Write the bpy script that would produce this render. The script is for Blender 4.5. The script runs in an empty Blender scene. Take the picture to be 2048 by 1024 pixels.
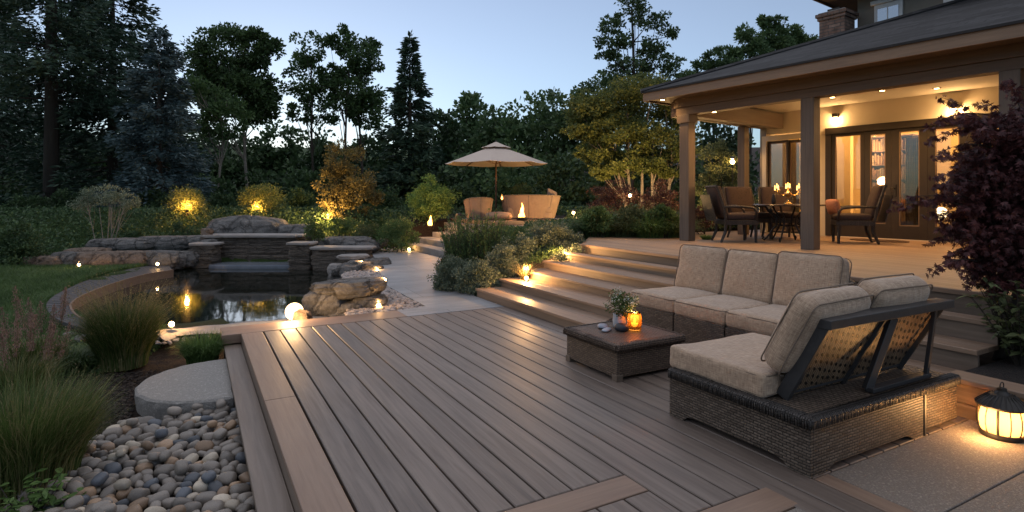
import bpy, bmesh, math, random
import numpy as np
from mathutils import Vector, Matrix, noise, Euler
R = math.radians
random.seed(7); rng = np.random.default_rng(7)
sc = bpy.context.scene
col = sc.collection
H = 1.65                       # eye height above the lower deck (z = 0)
FX, FY = .4843, .8749          # viewing direction on the ground; world axes follow the deck boards
def W(lat, dep, z=0):          # metres right of / ahead of the viewpoint -> world
    return Vector((FX*dep + FY*lat, FY*dep - FX*lat, z))
def G(px, py, z=0):            # survey point of the photo on level z
    d = (H - z)*1149/(py-395); return W((px-1024)/1149*d, d, z)
def D(px, dep, z=0): return W((px-1024)/1149*dep, dep, z)
def ZY(py, dep): return H + (395-py)*dep/1149
def camc(x, y): return (FY*x - FX*y, FX*x + FY*y)   # world -> lat, depth

# ---------------------------------------------------------------- materials
def nt(name):
    m = bpy.data.materials.new(name); m.use_nodes = True
    t = m.node_tree; t.nodes.clear()
    o = t.nodes.new('ShaderNodeOutputMaterial'); b = t.nodes.new('ShaderNodeBsdfPrincipled')
    t.links.new(b.outputs[0], o.inputs[0]); return m, t, b, o
def N(t, typ, **kw):
    n = t.nodes.new(typ)
    for k, v in kw.items():
        if k in ('operation','blend_type','data_type','noise_dimensions','wave_type','bands_direction','feature','attribute_name','offset','distance','normalize','wave_profile'): setattr(n, k, v)
        else: n.inputs[k.replace('_',' ')].default_value = v
    return n
def L(t, a, b): t.links.new(a, b)
def rgb(c): return (c[0], c[1], c[2], 1)
def mixc(t, fac, c1, c2, blend='MIX'):
    n = t.nodes.new('ShaderNodeMix'); n.data_type = 'RGBA'; n.blend_type = blend
    if hasattr(fac, 'links') or hasattr(fac,'is_linked'): L(t, fac, n.inputs[0])
    else: n.inputs[0].default_value = fac
    for v, i in ((c1, 6), (c2, 7)):
        if isinstance(v, (tuple, list)): n.inputs[i].default_value = rgb(v)
        else: L(t, v, n.inputs[i])
    return n.outputs[2]
def ramp(t, src, stops):
    r = t.nodes.new('ShaderNodeValToRGB'); L(t, src, r.inputs[0])
    e = r.color_ramp.elements
    while len(e) < len(stops): e.new(.5)
    for i, (p, c) in enumerate(stops):
        e[i].position = p; e[i].color = rgb(c) if isinstance(c, (tuple, list)) else (c, c, c, 1)
    return r.outputs[0]
def coords(t, which='Object', scale=(1,1,1), rot=(0,0,0)):
    tc = t.nodes.new('ShaderNodeTexCoord'); mp = t.nodes.new('ShaderNodeMapping')
    L(t, tc.outputs[which], mp.inputs[0]); mp.inputs['Scale'].default_value = scale; mp.inputs['Rotation'].default_value = rot
    return mp.outputs[0]
def bump(t, b, src, strength=.3, dist=.01, prev=None):
    n = t.nodes.new('ShaderNodeBump'); n.inputs['Strength'].default_value = strength; n.inputs['Distance'].default_value = dist
    L(t, src, n.inputs['Height'])
    if prev: L(t, prev, n.inputs['Normal'])
    L(t, n.outputs[0], b.inputs['Normal']); return n.outputs[0]
def pm(name, c1, c2=None, scale=6, rough=.7, bs=.3, bd=.01, bscale=None, which='Object', stretch=(1,1,1), metal=0, spec=.4, c3=None, rot=(0,0,0)):
    m, t, b, o = nt(name)
    v = coords(t, which, stretch, rot)
    n1 = N(t, 'ShaderNodeTexNoise', Scale=scale, Detail=6, Roughness=.65); L(t, v, n1.inputs['Vector'])
    c2 = c2 or tuple(x*.75 for x in c1)
    st = [(.3, c1), (.7, c2)] if c3 is None else [(.28, c1), (.5, c2), (.74, c3)]
    L(t, ramp(t, n1.outputs[0], st), b.inputs['Base Color'])
    b.inputs['Roughness'].default_value = rough; b.inputs['Metallic'].default_value = metal
    b.inputs['Specular IOR Level'].default_value = spec
    if bs:
        n2 = N(t, 'ShaderNodeTexNoise', Scale=bscale or scale*5, Detail=5, Roughness=.7); L(t, v, n2.inputs['Vector'])
        bump(t, b, n2.outputs[0], bs, bd)
    return m
def wood(name, c1, c2, axis='Y', pitch=None, off=0, rough=.55, spec=.45, var=.35, bs=.35):
    """composite / timber boards: long grain along an axis, each board of its own tint"""
    m, t, b, o = nt(name)
    st = {'X':(1.2,26,26), 'Y':(26,1.2,26), 'Z':(26,26,1.2)}[axis]
    tc = t.nodes.new('ShaderNodeTexCoord'); sep = t.nodes.new('ShaderNodeSeparateXYZ'); L(t, tc.outputs['Object'], sep.inputs[0])
    wn = t.nodes.new('ShaderNodeTexWhiteNoise'); wn.noise_dimensions = '1D'
    if pitch:
        a = N(t, 'ShaderNodeMath', operation='SUBTRACT'); a.inputs[1].default_value = off; L(t, sep.outputs['X' if axis != 'X' else 'Y'], a.inputs[0])
        d = N(t, 'ShaderNodeMath', operation='DIVIDE'); d.inputs[1].default_value = pitch; L(t, a.outputs[0], d.inputs[0])
        f = N(t, 'ShaderNodeMath', operation='FLOOR'); L(t, d.outputs[0], f.inputs[0]); L(t, f.outputs[0], wn.inputs['W'])
    mp = t.nodes.new('ShaderNodeMapping'); mp.inputs['Scale'].default_value = st; L(t, tc.outputs['Object'], mp.inputs[0])
    ad = t.nodes.new('ShaderNodeVectorMath'); ad.operation = 'MULTIPLY_ADD'; L(t, wn.outputs['Color'], ad.inputs[0]); ad.inputs[1].default_value = (31,47,19); L(t, mp.outputs[0], ad.inputs[2])
    n1 = N(t, 'ShaderNodeTexNoise', Scale=1.0, Detail=7, Roughness=.62, Distortion=.6); L(t, ad.outputs[0], n1.inputs['Vector'])
    n3 = N(t, 'ShaderNodeTexNoise', Scale=.9, Detail=3); L(t, tc.outputs['Object'], n3.inputs['Vector'])
    c = ramp(t, n1.outputs[0], [(.3, c1), (.68, c2)])
    hs = t.nodes.new('ShaderNodeHueSaturation'); L(t, c, hs.inputs['Color'])
    mr = t.nodes.new('ShaderNodeMapRange'); mr.inputs['To Min'].default_value = 1-var; mr.inputs['To Max'].default_value = 1+var*.7; L(t, wn.outputs['Value'], mr.inputs[0])
    mr2 = t.nodes.new('ShaderNodeMapRange'); mr2.inputs['To Min'].default_value = .75; mr2.inputs['To Max'].default_value = 1.25; L(t, n3.outputs[0], mr2.inputs[0])
    mm = N(t, 'ShaderNodeMath', operation='MULTIPLY'); L(t, mr.outputs[0], mm.inputs[0]); L(t, mr2.outputs[0], mm.inputs[1]); L(t, mm.outputs[0], hs.inputs['Value'])
    L(t, hs.outputs[0], b.inputs['Base Color'])
    r3 = t.nodes.new('ShaderNodeMapRange'); r3.inputs['To Min'].default_value = rough-.12; r3.inputs['To Max'].default_value = rough+.2; L(t, n3.outputs[0], r3.inputs[0]); L(t, r3.outputs[0], b.inputs['Roughness'])
    b.inputs['Specular IOR Level'].default_value = spec
    bump(t, b, n1.outputs[0], bs, .004)
    return m
def wicker(name, dark, mid, light, bw=.052, rh=.018, bs=1.0, swap=False):
    m, t, b, o = nt(name)
    v = coords(t, 'UV', (1,1,1), (0,0,R(90)) if swap else (0,0,0))
    nz = N(t, 'ShaderNodeTexNoise', Scale=9, Detail=2); L(t, v, nz.inputs['Vector'])
    va = t.nodes.new('ShaderNodeVectorMath'); va.operation = 'MULTIPLY_ADD'; L(t, nz.outputs['Color'], va.inputs[0]); va.inputs[1].default_value = (.012,.006,0); L(t, v, va.inputs[2])
    br = t.nodes.new('ShaderNodeTexBrick'); L(t, va.outputs[0], br.inputs['Vector']); br.offset = .5
    for k, x in (('Scale',1),('Mortar Size',rh*.22),('Mortar Smooth',.9),('Bias',0),('Brick Width',bw),('Row Height',rh)): br.inputs[k].default_value = x
    br.inputs['Color1'].default_value = rgb(mid); br.inputs['Color2'].default_value = rgb(light); br.inputs['Mortar'].default_value = rgb(dark)
    n2 = N(t, 'ShaderNodeTexNoise', Scale=60, Detail=3); L(t, v, n2.inputs['Vector'])
    c = mixc(t, ramp(t, n2.outputs[0], [(.35, 0.0), (.7, .55)]), br.outputs['Color'], dark)
    L(t, c, b.inputs['Base Color']); b.inputs['Roughness'].default_value = .5; b.inputs['Specular IOR Level'].default_value = .4
    inv = N(t, 'ShaderNodeMath', operation='SUBTRACT'); inv.inputs[0].default_value = 1; L(t, br.outputs['Fac'], inv.inputs[1])
    bump(t, b, inv.outputs[0], bs, .006)
    return m
def linen(name, c1, c2):
    m, t, b, o = nt(name)
    v1 = coords(t, 'UV', (150, 16, 1)); v2 = coords(t, 'UV', (16, 150, 1)); v3 = coords(t, 'Object', (1,1,1))
    a = N(t, 'ShaderNodeTexNoise', Scale=1, Detail=3); L(t, v1, a.inputs['Vector'])
    d = N(t, 'ShaderNodeTexNoise', Scale=1, Detail=3); L(t, v2, d.inputs['Vector'])
    s = N(t, 'ShaderNodeMath', operation='ADD'); L(t, a.outputs[0], s.inputs[0]); L(t, d.outputs[0], s.inputs[1])
    h = N(t, 'ShaderNodeMath', operation='MULTIPLY'); h.inputs[1].default_value = .5; L(t, s.outputs[0], h.inputs[0])
    e = N(t, 'ShaderNodeTexNoise', Scale=5, Detail=3); L(t, v3, e.inputs['Vector'])
    c = ramp(t, h.outputs[0], [(.38, c1), (.62, c2)])
    c = mixc(t, ramp(t, e.outputs[0], [(.35, 0.0), (.75, .3)]), c, c1)
    L(t, c, b.inputs['Base Color']); b.inputs['Roughness'].default_value = .95; b.inputs['Specular IOR Level'].default_value = .15
    b.inputs['Sheen Weight'].default_value = .25
    p = bump(t, b, h.outputs[0], .8, .002)
    w = N(t, 'ShaderNodeTexNoise', Scale=7, Detail=4, Distortion=1.2); L(t, v3, w.inputs['Vector'])
    bump(t, b, w.outputs[0], .35, .03, p)
    return m
GAIN = {'grass_blades':1.3, 'slope_leaves':2.1, 'woodland_leaves':2.0, 'dark_shrub_leaves':2.0, 'poplar_leaves':2.0, 'cream_petals':1, 'flower_stem':1.2, 'vase_leaf':1.2, 'lime_leaves':1.25, 'silver_leaves':1.25, 'red_leaves':1.0, 'purple_maple_leaves':1.25, 'straw_blades':1.1, 'pink_brown_plumes':1.1, 'autumn_leaves':1.0, 'olive_gold_leaves':1.9, 'olive_leaves':1.2}
def leafm(name, cols, trans=.3, rough=.55, nscale=1.2, spec=.3):
    """cols: three colours; each leaf has its own tint"""
    m, t, b, o = nt(name); gn = GAIN.get(name, 1.7); cols = [tuple(min(.5, q*gn) for q in c) for c in cols]
    at = t.nodes.new('ShaderNodeAttribute'); at.attribute_name = 'rnd'
    oi = t.nodes.new('ShaderNodeObjectInfo')
    n = N(t, 'ShaderNodeTexNoise', Scale=nscale, Detail=3); L(t, coords(t), n.inputs['Vector'])
    s = N(t, 'ShaderNodeMath', operation='MULTIPLY_ADD'); L(t, n.outputs[0], s.inputs[0]); s.inputs[1].default_value = 1.1
    sb = N(t, 'ShaderNodeMath', operation='MULTIPLY_ADD'); L(t, at.outputs['Fac'], sb.inputs[0]); sb.inputs[1].default_value = .7; sb.inputs[2].default_value = -.4
    L(t, sb.outputs[0], s.inputs[2])
    c = ramp(t, s.outputs[0], [(.15, cols[0]), (.5, cols[1]), (.9, cols[2])])
    hs = t.nodes.new('ShaderNodeHueSaturation'); L(t, c, hs.inputs['Color'])
    mr = t.nodes.new('ShaderNodeMapRange'); mr.inputs['To Min'].default_value = .8; mr.inputs['To Max'].default_value = 1.2; L(t, oi.outputs['Random'], mr.inputs[0]); L(t, mr.outputs[0], hs.inputs['Value'])
    L(t, hs.outputs[0], b.inputs['Base Color']); b.inputs['Roughness'].default_value = rough; b.inputs['Specular IOR Level'].default_value = spec
    tr = t.nodes.new('ShaderNodeBsdfTranslucent'); L(t, hs.outputs[0], tr.inputs[0])
    mx = t.nodes.new('ShaderNodeMixShader'); mx.inputs[0].default_value = trans
    L(t, b.outputs[0], mx.inputs[1]); L(t, tr.outputs[0], mx.inputs[2]); L(t, mx.outputs[0], o.inputs[0])
    return m
def emit(name, c, s, sample=False):
    m, t, b, o = nt(name); b.inputs['Base Color'].default_value = rgb(c)
    b.inputs['Emission Color'].default_value = rgb(c); b.inputs['Emission Strength'].default_value = s
    if not sample: m.cycles.emission_sampling = 'NONE'
    return m
def glass(name, tint=(1,1,1), mixf=.12, rough=.02):
    m, t, b, o = nt(name)
    tr = t.nodes.new('ShaderNodeBsdfTransparent'); tr.inputs[0].default_value = rgb(tint)
    gl = t.nodes.new('ShaderNodeBsdfGlossy'); gl.inputs['Roughness'].default_value = rough
    fr = t.nodes.new('ShaderNodeFresnel'); fr.inputs[0].default_value = 1.5
    ad = N(t, 'ShaderNodeMath', operation='ADD'); ad.inputs[1].default_value = mixf; L(t, fr.outputs[0], ad.inputs[0])
    mx = t.nodes.new('ShaderNodeMixShader'); L(t, ad.outputs[0], mx.inputs[0]); L(t, tr.outputs[0], mx.inputs[1]); L(t, gl.outputs[0], mx.inputs[2]); L(t, mx.outputs[0], o.inputs[0])
    return m

# ---------------------------------------------------------------- mesh helpers
def hatch(t, src): pass
class MB:
    def __init__(s): s.v = []; s.f = []
    def add(s, vs, fs):
        n = len(s.v); s.v += [tuple(v) for v in vs]; s.f += [tuple(i+n for i in f) for f in fs]; return s
    def box(s, x0, x1, y0, y1, z0, z1, M=None):
        vs = [Vector((x, y, z)) for z in (z0, z1) for y in (y0, y1) for x in (x0, x1)]
        if M: vs = [M @ v for v in vs]
        return s.add(vs, [(0,2,3,1),(4,5,7,6),(0,1,5,4),(2,6,7,3),(1,3,7,5),(0,4,6,2)])
    def cbox(s, x0, x1, y0, y1, z0, z1, c=.004):   # box with chamfered top edges
        p = [(x0,y0,z0),(x1,y0,z0),(x1,y1,z0),(x0,y1,z0),(x0,y0,z1-c),(x1,y0,z1-c),(x1,y1,z1-c),(x0,y1,z1-c),(x0+c,y0+c,z1),(x1-c,y0+c,z1),(x1-c,y1-c,z1),(x0+c,y1-c,z1)]
        f = [(3,2,1,0),(8,9,10,11)]
        for i in range(4):
            j = (i+1) % 4; f += [(i,j,j+4,i+4),(i+4,j+4,j+8,i+8)]
        return s.add(p, f)
    def bar(s, a, b, w, h):     # rectangular bar between two points
        a = Vector(a); b = Vector(b); d = (b-a).normalized()
        up = Vector((0,0,1)) if abs(d.z) < .95 else Vector((1,0,0))
        sx = d.cross(up).normalized()*w/2; sy = sx.cross(d).normalized()*h/2
        vs = [p+q for p in (a,b) for q in (-sx-sy, sx-sy, sx+sy, -sx+sy)]
        return s.add(vs, [(0,3,2,1),(4,5,6,7),(0,1,5,4),(1,2,6,5),(2,3,7,6),(3,0,4,7)])
    def tube(s, pts, r, n=8, cap=True):
        pts = [Vector(p) for p in pts]; rs = r if isinstance(r, (list, tuple)) else [r]*len(pts)
        vs = []; fs = []; prev = None
        for i, p in enumerate(pts):
            d = (pts[min(i+1, len(pts)-1)] - pts[max(i-1, 0)])
            d = d.normalized() if d.length > 1e-9 else Vector((0,0,1))
            if prev is None: a = d.cross(Vector((0,0,1)) if abs(d.z) < .9 else Vector((1,0,0))).normalized()
            else:
                a = prev - d*prev.dot(d); a = a.normalized() if a.length > 1e-6 else d.orthogonal().normalized()
            prev = a; bb = d.cross(a)
            for k in range(n):
                t = 2*math.pi*k/n; vs.append(p + (a*math.cos(t) + bb*math.sin(t))*rs[i])
        for i in range(len(pts)-1):
            for k in range(n): fs.append((i*n+k, i*n+(k+1)%n, (i+1)*n+(k+1)%n, (i+1)*n+k))
        if cap: fs += [tuple(range(n-1,-1,-1)), tuple((len(pts)-1)*n+k for k in range(n))]
        return s.add(vs, fs)
    def lathe(s, prof, c=(0,0,0), n=20, ph=0):
        c = Vector(c); vs = []; fs = []
        for r, z in prof:
            for k in range(n):
                t = 2*math.pi*k/n + ph; vs.append(c+Vector((r*math.cos(t), r*math.sin(t), z)))
        for i in range(len(prof)-1):
            for k in range(n): fs.append((i*n+k, i*n+(k+1)%n, (i+1)*n+(k+1)%n, (i+1)*n+k))
        if prof[0][0] > 1e-6: fs.append(tuple(range(n-1,-1,-1)))
        if prof[-1][0] > 1e-6: fs.append(tuple((len(prof)-1)*n+k for k in range(n)))
        return s.add(vs, fs)
    def prism(s, poly, z0, z1):
        n = len(poly); vs = [(p[0],p[1],z0) for p in poly] + [(p[0],p[1],z1) for p in poly]
        area = sum(poly[i][0]*poly[(i+1)%n][1]-poly[(i+1)%n][0]*poly[i][1] for i in range(n))
        fs = [tuple(range(n-1,-1,-1)), tuple(range(n,2*n))] + [(i,(i+1)%n,(i+1)%n+n,i+n) for i in range(n)]
        if area < 0: fs = [f[::-1] for f in fs]
        return s.add(vs, fs)
    def rbox(s, cx, cy, cz, a, b, c, r, puff=(0,0), seg=10, M=None, nz=0, ears=0):
        """upholstered cushion: rounded box of half sizes a,b,c with bulging faces"""
        bm = bmesh.new(); bmesh.ops.create_cube(bm, size=2)
        bmesh.ops.subdivide_edges(bm, edges=bm.edges[:], cuts=seg, use_grid_fill=True)
        vs = []
        for v in bm.verts:
            x, y, z = v.co
            e = lambda q: math.copysign(1-(1-abs(q))**1.6, q)
            X, Y, Z = e(x)*a, e(y)*b, e(z)*c
            ix = max(-(a-r), min(a-r, X)); iy = max(-(b-r), min(b-r, Y)); iz = max(-(c-r), min(c-r, Z))
            d = Vector((X-ix, Y-iy, Z-iz))
            if d.length > 1e-9: d = d.normalized()*r
            p = Vector((ix, iy, iz)) + d
            u, w, q = p.x/a, p.y/b, p.z/c
            p.z += puff[0]*math.copysign(1, q)*(abs(q)**2)*(1-u*u)*(1-w*w)
            p.y += puff[1]*math.copysign(1, w)*(w*w)*(1-u*u)*(1-q*q)
            p.x += puff[1]*.5*math.copysign(1, u)*(u*u)*(1-w*w)*(1-q*q)
            if ears:
                k = (u*u*q*q)**2; p.x += ears*k*math.copysign(1,u); p.z += ears*k*math.copysign(1,q)
            if nz: p += noise.noise_vector((p+Vector((cx*3,cy*5,cz)))*5)*nz
            p += Vector((cx, cy, cz)); vs.append(M @ p if M else p)
        bm.verts.index_update(); fs = [tuple(v.index for v in f.verts) for f in bm.faces]; bm.free()
        return s.add(vs, fs)
    def build(s, name, m, parent=None, smooth=False, bev=0, M=None):
        me = bpy.data.meshes.new(name); me.from_pydata(s.v, [], s.f)
        if M: me.transform(M)
        me.materials.append(m)
        o = bpy.data.objects.new(name, me); col.objects.link(o); o.parent = parent
        uv = me.uv_layers.new(name='UVMap').data
        for p in me.polygons:
            p.use_smooth = smooth; n = p.normal; ax = max(range(3), key=lambda i: abs(n[i]))
            for li in p.loop_indices:
                c = me.vertices[me.loops[li].vertex_index].co
                uv[li].uv = (c.y, c.z) if ax == 0 else ((c.x, c.z) if ax == 1 else (c.x, c.y))
        if bev:
            md = o.modifiers.new('bevel', 'BEVEL'); md.width = bev; md.segments = 2; md.limit_method = 'ANGLE'
        return o
def tag(o, label=None, cat=None, group=None, kind=None):
    if label: o['label'] = label
    if cat: o['category'] = cat
    if group: o['group'] = group
    if kind: o['kind'] = kind
    return o
def empty(name, loc=(0,0,0), label=None, cat=None, group=None, rz=0, kind=None):
    o = bpy.data.objects.new(name, None); col.objects.link(o); o.location = loc; o.rotation_euler = (0,0,rz); o.empty_display_size = .1
    return tag(o, label, cat, group, kind)
def copy_tree(o, parent=None):
    c = o.copy(); col.objects.link(c); c.parent = parent
    for ch in list(o.children):
        copy_tree(ch, c)
    return c
def lamp(loc, power, color=(1,.52,.18), r=.03, spot=None, rot=None, blend=.6, parent=None, name='bulb_light'):
    l = bpy.data.lights.new(name, 'SPOT' if spot else 'POINT'); l.energy = power; l.color = color; l.shadow_soft_size = r
    if spot: l.spot_size = R(spot); l.spot_blend = blend
    o = bpy.data.objects.new(name, l); col.objects.link(o); o.location = loc
    if rot: o.rotation_euler = rot
    o.parent = parent
    return o
# fast numpy mesh of many small faces
def npmesh(name, V, nper, m, parent=None, rnd=None, smooth=False):
    V = np.asarray(V, dtype=np.float32).reshape(-1, 3); nf = len(V)//nper
    me = bpy.data.meshes.new(name); me.vertices.add(len(V)); me.vertices.foreach_set('co', V.ravel())
    me.loops.add(nf*nper); me.loops.foreach_set('vertex_index', np.arange(nf*nper, dtype=np.int32))
    me.polygons.add(nf); me.polygons.foreach_set('loop_start', np.arange(0, nf*nper, nper, dtype=np.int32))
    me.polygons.foreach_set('loop_total', np.full(nf, nper, dtype=np.int32))
    if rnd is not None:
        a = me.attributes.new('rnd', 'FLOAT', 'FACE'); a.data.foreach_set('value', np.asarray(rnd, dtype=np.float32))
    me.update(); me.validate(); me.materials.append(m)
    o = bpy.data.objects.new(name, me); col.objects.link(o); o.parent = parent
    return o
def unit(a): return a/np.maximum(np.linalg.norm(a, axis=-1, keepdims=True), 1e-9)
def leafquads(P, size, aspect=.5, dirs=None, up=.3, jitter=.5):
    """diamond leaves at points P"""
    n = len(P); d = unit(rng.normal(size=(n,3)))
    if dirs is not None: d = unit(dirs + d*jitter)
    s = rng.normal(size=(n,3)); s[:,2] *= up; s = unit(np.cross(d, s)); s = unit(np.cross(np.cross(d, s), d))
    L_ = size*rng.uniform(.6, 1.25, (n,1)); w = L_*aspect*.5
    a = P; b = P + d*L_*.45 + s*w; c = P + d*L_; e = P + d*L_*.45 - s*w
    return np.stack([a, b, c, e], 1)
def blob(c, r, n, shell=.55):
    p = unit(rng.normal(size=(n,3)))*(rng.uniform(shell, 1, (n,1))**.7)
    return np.asarray(c) + p*np.asarray(r), p
def grass_blades(n, h, spread, width, lean=.5, droop=.35, base=.12, seg=4, cz=0):
    a = rng.uniform(0, 2*np.pi, n); rb = base*np.sqrt(rng.uniform(0,1,n)); hh = h*rng.uniform(.55,1.05,n)
    out = spread*rng.uniform(.1,1,n)**lean; 
    bx = rb*np.cos(a); by = rb*np.sin(a); a2 = a + rng.normal(0,.5,n)
    t = np.linspace(0,1,seg+1)
    X = bx[:,None] + (np.cos(a2)*out)[:,None]*t**1.8; Y = by[:,None] + (np.sin(a2)*out)[:,None]*t**1.8
    Z = hh[:,None]*(t - droop*(out/spread)[:,None]*t**3) + cz
    P = np.stack([X,Y,Z],2); sx = np.stack([-np.sin(a2+rng.normal(0,.8,n)), np.cos(a2+rng.normal(0,.8,n)), np.zeros(n)],1)
    w = (width*(1-t**1.5*.92))[None,:,None]*sx[:,None,:]*.5
    A = P - w; B = P + w
    Q = np.stack([A[:,:-1], B[:,:-1], B[:,1:], A[:,1:]], 2).reshape(-1,4,3)
    return Q, np.repeat(rng.uniform(0,1,n), seg)
def rock_mesh(name, m, size, seed, sub=4, amp=.25, flat=.0, parent=None, freq=1.0, strata=0, ridged=True):
    bm = bmesh.new(); bmesh.ops.create_icosphere(bm, subdivisions=sub, radius=1)
    off = Vector((seed*7.3, seed*3.1, seed*5.7))
    for v in bm.verts:
        p = v.co.copy(); q = p*freq+off
        d = noise.fractal(q, 1, 2, 4)*amp*1.2
        c = noise.voronoi(q*1.3)[0]; d += (min(c[0], .5)-.25)*amp*.8
        p = p*(1+d)
        # boxier than a ball
        s = max(abs(p.x), abs(p.y), abs(p.z)); p = p.lerp(p/(s+1e-6)*.82, .38)
        if strata: p *= 1 + strata*noise.noise(Vector((0, seed, p.z*7)))
        if flat and p.z > flat: p.z = flat+(p.z-flat)*.25
        p += noise.noise_vector(v.co*9+off)*amp*.10; p *= 1+noise.fractal(v.co*5+off, 1, 2, 5)*amp*.22
        v.co = Vector((p.x*size[0], p.y*size[1], p.z*size[2]))
    me = bpy.data.meshes.new(name); bm.to_mesh(me); bm.free(); me.materials.append(m)
    for p in me.polygons: p.use_smooth = True
    o = bpy.data.objects.new(name, me); col.objects.link(o); o.parent = parent
    return o

# ================================================================ palette
M = {}
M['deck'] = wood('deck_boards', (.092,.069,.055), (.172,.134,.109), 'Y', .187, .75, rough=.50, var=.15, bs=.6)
M['deck_edge'] = wood('deck_border', (.17,.108,.075), (.235,.158,.11), 'Y', rough=.5)
M['deck_cross'] = wood('deck_cross_border', (.16,.10,.07), (.225,.148,.10), 'X', rough=.5)
M['deck_side'] = wood('deck_fascia', (.12,.088,.066), (.19,.145,.112), 'Y', rough=.5)
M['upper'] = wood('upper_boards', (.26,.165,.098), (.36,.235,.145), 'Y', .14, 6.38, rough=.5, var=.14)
M['step'] = wood('step_boards', (.18,.118,.08), (.265,.178,.12), 'Y', rough=.5)
M['riser'] = wood('step_risers', (.12,.088,.066), (.18,.135,.10), 'Y', rough=.5)
M['void'] = pm('shade_black', (.012,.011,.010), rough=.9, bs=0)  # near-black: the shade below the boards put into the colour
M['mulch'] = pm('bark_mulch', (.03,.020,.015), (.012,.009,.007), scale=30, rough=.95, bs=1, bd=.03, bscale=60, c3=(.055,.038,.028))
def rockm(name, c1, c2, c3, strata=False):
    m, t, b, o = nt(name); v = coords(t); vs_ = coords(t, 'Object', (1,1,9)) if strata else v
    n1 = N(t, 'ShaderNodeTexNoise', Scale=1.6 if strata else 2.4, Detail=9, Roughness=.72); L(t, vs_, n1.inputs['Vector'])
    n2 = N(t, 'ShaderNodeTexNoise', Scale=26, Detail=8, Roughness=.75); L(t, v, n2.inputs['Vector'])
    wp_ = t.nodes.new('ShaderNodeVectorMath'); wp_.operation = 'MULTIPLY_ADD'; L(t, n1.outputs['Color'], wp_.inputs[0]); wp_.inputs[1].default_value = (.5,.5,.5); L(t, vs_, wp_.inputs[2])
    vo = t.nodes.new('ShaderNodeTexVoronoi'); vo.feature = 'DISTANCE_TO_EDGE'; vo.inputs['Scale'].default_value = 2.2; L(t, wp_.outputs[0], vo.inputs['Vector'])
    c = ramp(t, n1.outputs[0], [(.30, c1), (.5, c2), (.72, c3)])
    c = mixc(t, 1, c, ramp(t, n2.outputs[0], [(.3, .6), (.7, 1.35)]), 'MULTIPLY'); c = mixc(t, .8, c, ramp(t, vo.outputs['Distance'], [(.0, .35), (.05, 1.0)]), 'MULTIPLY')
    L(t, c, b.inputs['Base Color']); b.inputs['Roughness'].default_value = .88; b.inputs['Specular IOR Level'].default_value = .3
    p = bump(t, b, n1.outputs[0], .9, .10); p = bump(t, b, ramp(t, vo.outputs['Distance'], [(.0, 0.0), (.08, 1.0)]), .8, .03, p); bump(t, b, n2.outputs[0], .9, .025, p); return m
M['rock'] = rockm('weathered_rock', (.075,.072,.068), (.145,.139,.132), (.21,.20,.19))
M['ledge'] = rockm('stacked_ledgestone', (.06,.050,.042), (.135,.115,.095), (.21,.18,.15), True)
M['rock_old'] = pm('weathered_rock', (.12,.108,.098), (.19,.172,.155), scale=2.2, rough=.88, bs=.9, bd=.05, bscale=9, c3=(.07,.06,.054))
M['rock_tan'] = rockm('tan_rock', (.10,.075,.058), (.18,.135,.105), (.25,.195,.155))
M['slab'] = pm('pale_stone_slab', (.19,.175,.16), (.27,.25,.235), scale=3, rough=.8, bs=.5, bd=.02, bscale=25)
M['path'] = pm('grey_paving', (.20,.20,.205), (.29,.285,.285), scale=1.1, rough=.62, bs=.5, bd=.006, bscale=40, c3=(.155,.155,.16))
M['patio'] = pm('sanded_patio', (.33,.285,.24), (.17,.142,.118), scale=55, rough=.85, bs=1, bd=.012, bscale=90, c3=(.42,.365,.31))
M['granite'] = pm('rough_granite', (.38,.355,.325), (.25,.235,.215), scale=38, rough=.9, bs=1, bd=.02, bscale=70, c3=(.48,.45,.415))
M['beam'] = wood('stained_beam', (.085,.058,.038), (.13,.090,.062), 'Y', rough=.55, bs=.3)
M['beamx'] = wood('stained_beam_cross', (.10,.068,.045), (.15,.105,.07), 'X', rough=.55, bs=.3)
M['post'] = wood('stained_post', (.085,.063,.046), (.135,.102,.078), 'Z', rough=.55, bs=.3)
M['fascia'] = wood('fascia_board', (.17,.112,.07), (.24,.162,.105), 'Y', rough=.55)
M['cream'] = pm('cream_render', (.56,.49,.37), (.60,.53,.41), scale=3, rough=.85, bs=.15, bd=.003, bscale=60)
M['gold_room'] = pm('room_lamplight_gold', (.60,.46,.24), (.64,.50,.27), scale=3, rough=.85, bs=0)  # room cream turned golden, yellow lamplight put into the colour
M['ceil'] = pm('ceiling_paint', (.60,.54,.44), (.64,.58,.47), scale=2, rough=.8, bs=0)
M['taupe'] = pm('taupe_render', (.20,.18,.15), (.23,.205,.17), scale=3, rough=.9, bs=.15, bd=.004, bscale=60)
M['frame'] = pm('dark_bronze', (.024,.018,.014), (.034,.026,.020), scale=4, rough=.45, bs=0)
M['white'] = pm('white_trim', (.62,.62,.62), (.68,.68,.67), scale=5, rough=.6, bs=0)
M['glass'] = glass('door_glass')
M['glassd'] = glass('bay_glass', (.8,.8,.8), .22)
M['black'] = pm('black_iron', (.02,.018,.016), (.03,.027,.024), scale=20, rough=.45, bs=.2, bd=.003, metal=.3)
M['bulb'] = emit('warm_bulb', (1,.62,.25), 14)
M['bulb_soft'] = emit('warm_diffuser', (1,.60,.24), 9)
M['flame'] = emit('flame', (1,.42,.08), 3.2)
M['wicker'] = wicker('brown_wicker', (.010,.008,.006), (.085,.063,.047), (.18,.14,.108))
M['wickerd'] = wicker('dark_wicker_braid', (.008,.007,.006), (.045,.038,.034), (.07,.06,.053), bw=.05, rh=.022, swap=True)
M['wickert'] = wicker('table_wicker', (.014,.009,.006), (.11,.075,.052), (.20,.145,.105), bw=.05, rh=.018)
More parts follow.
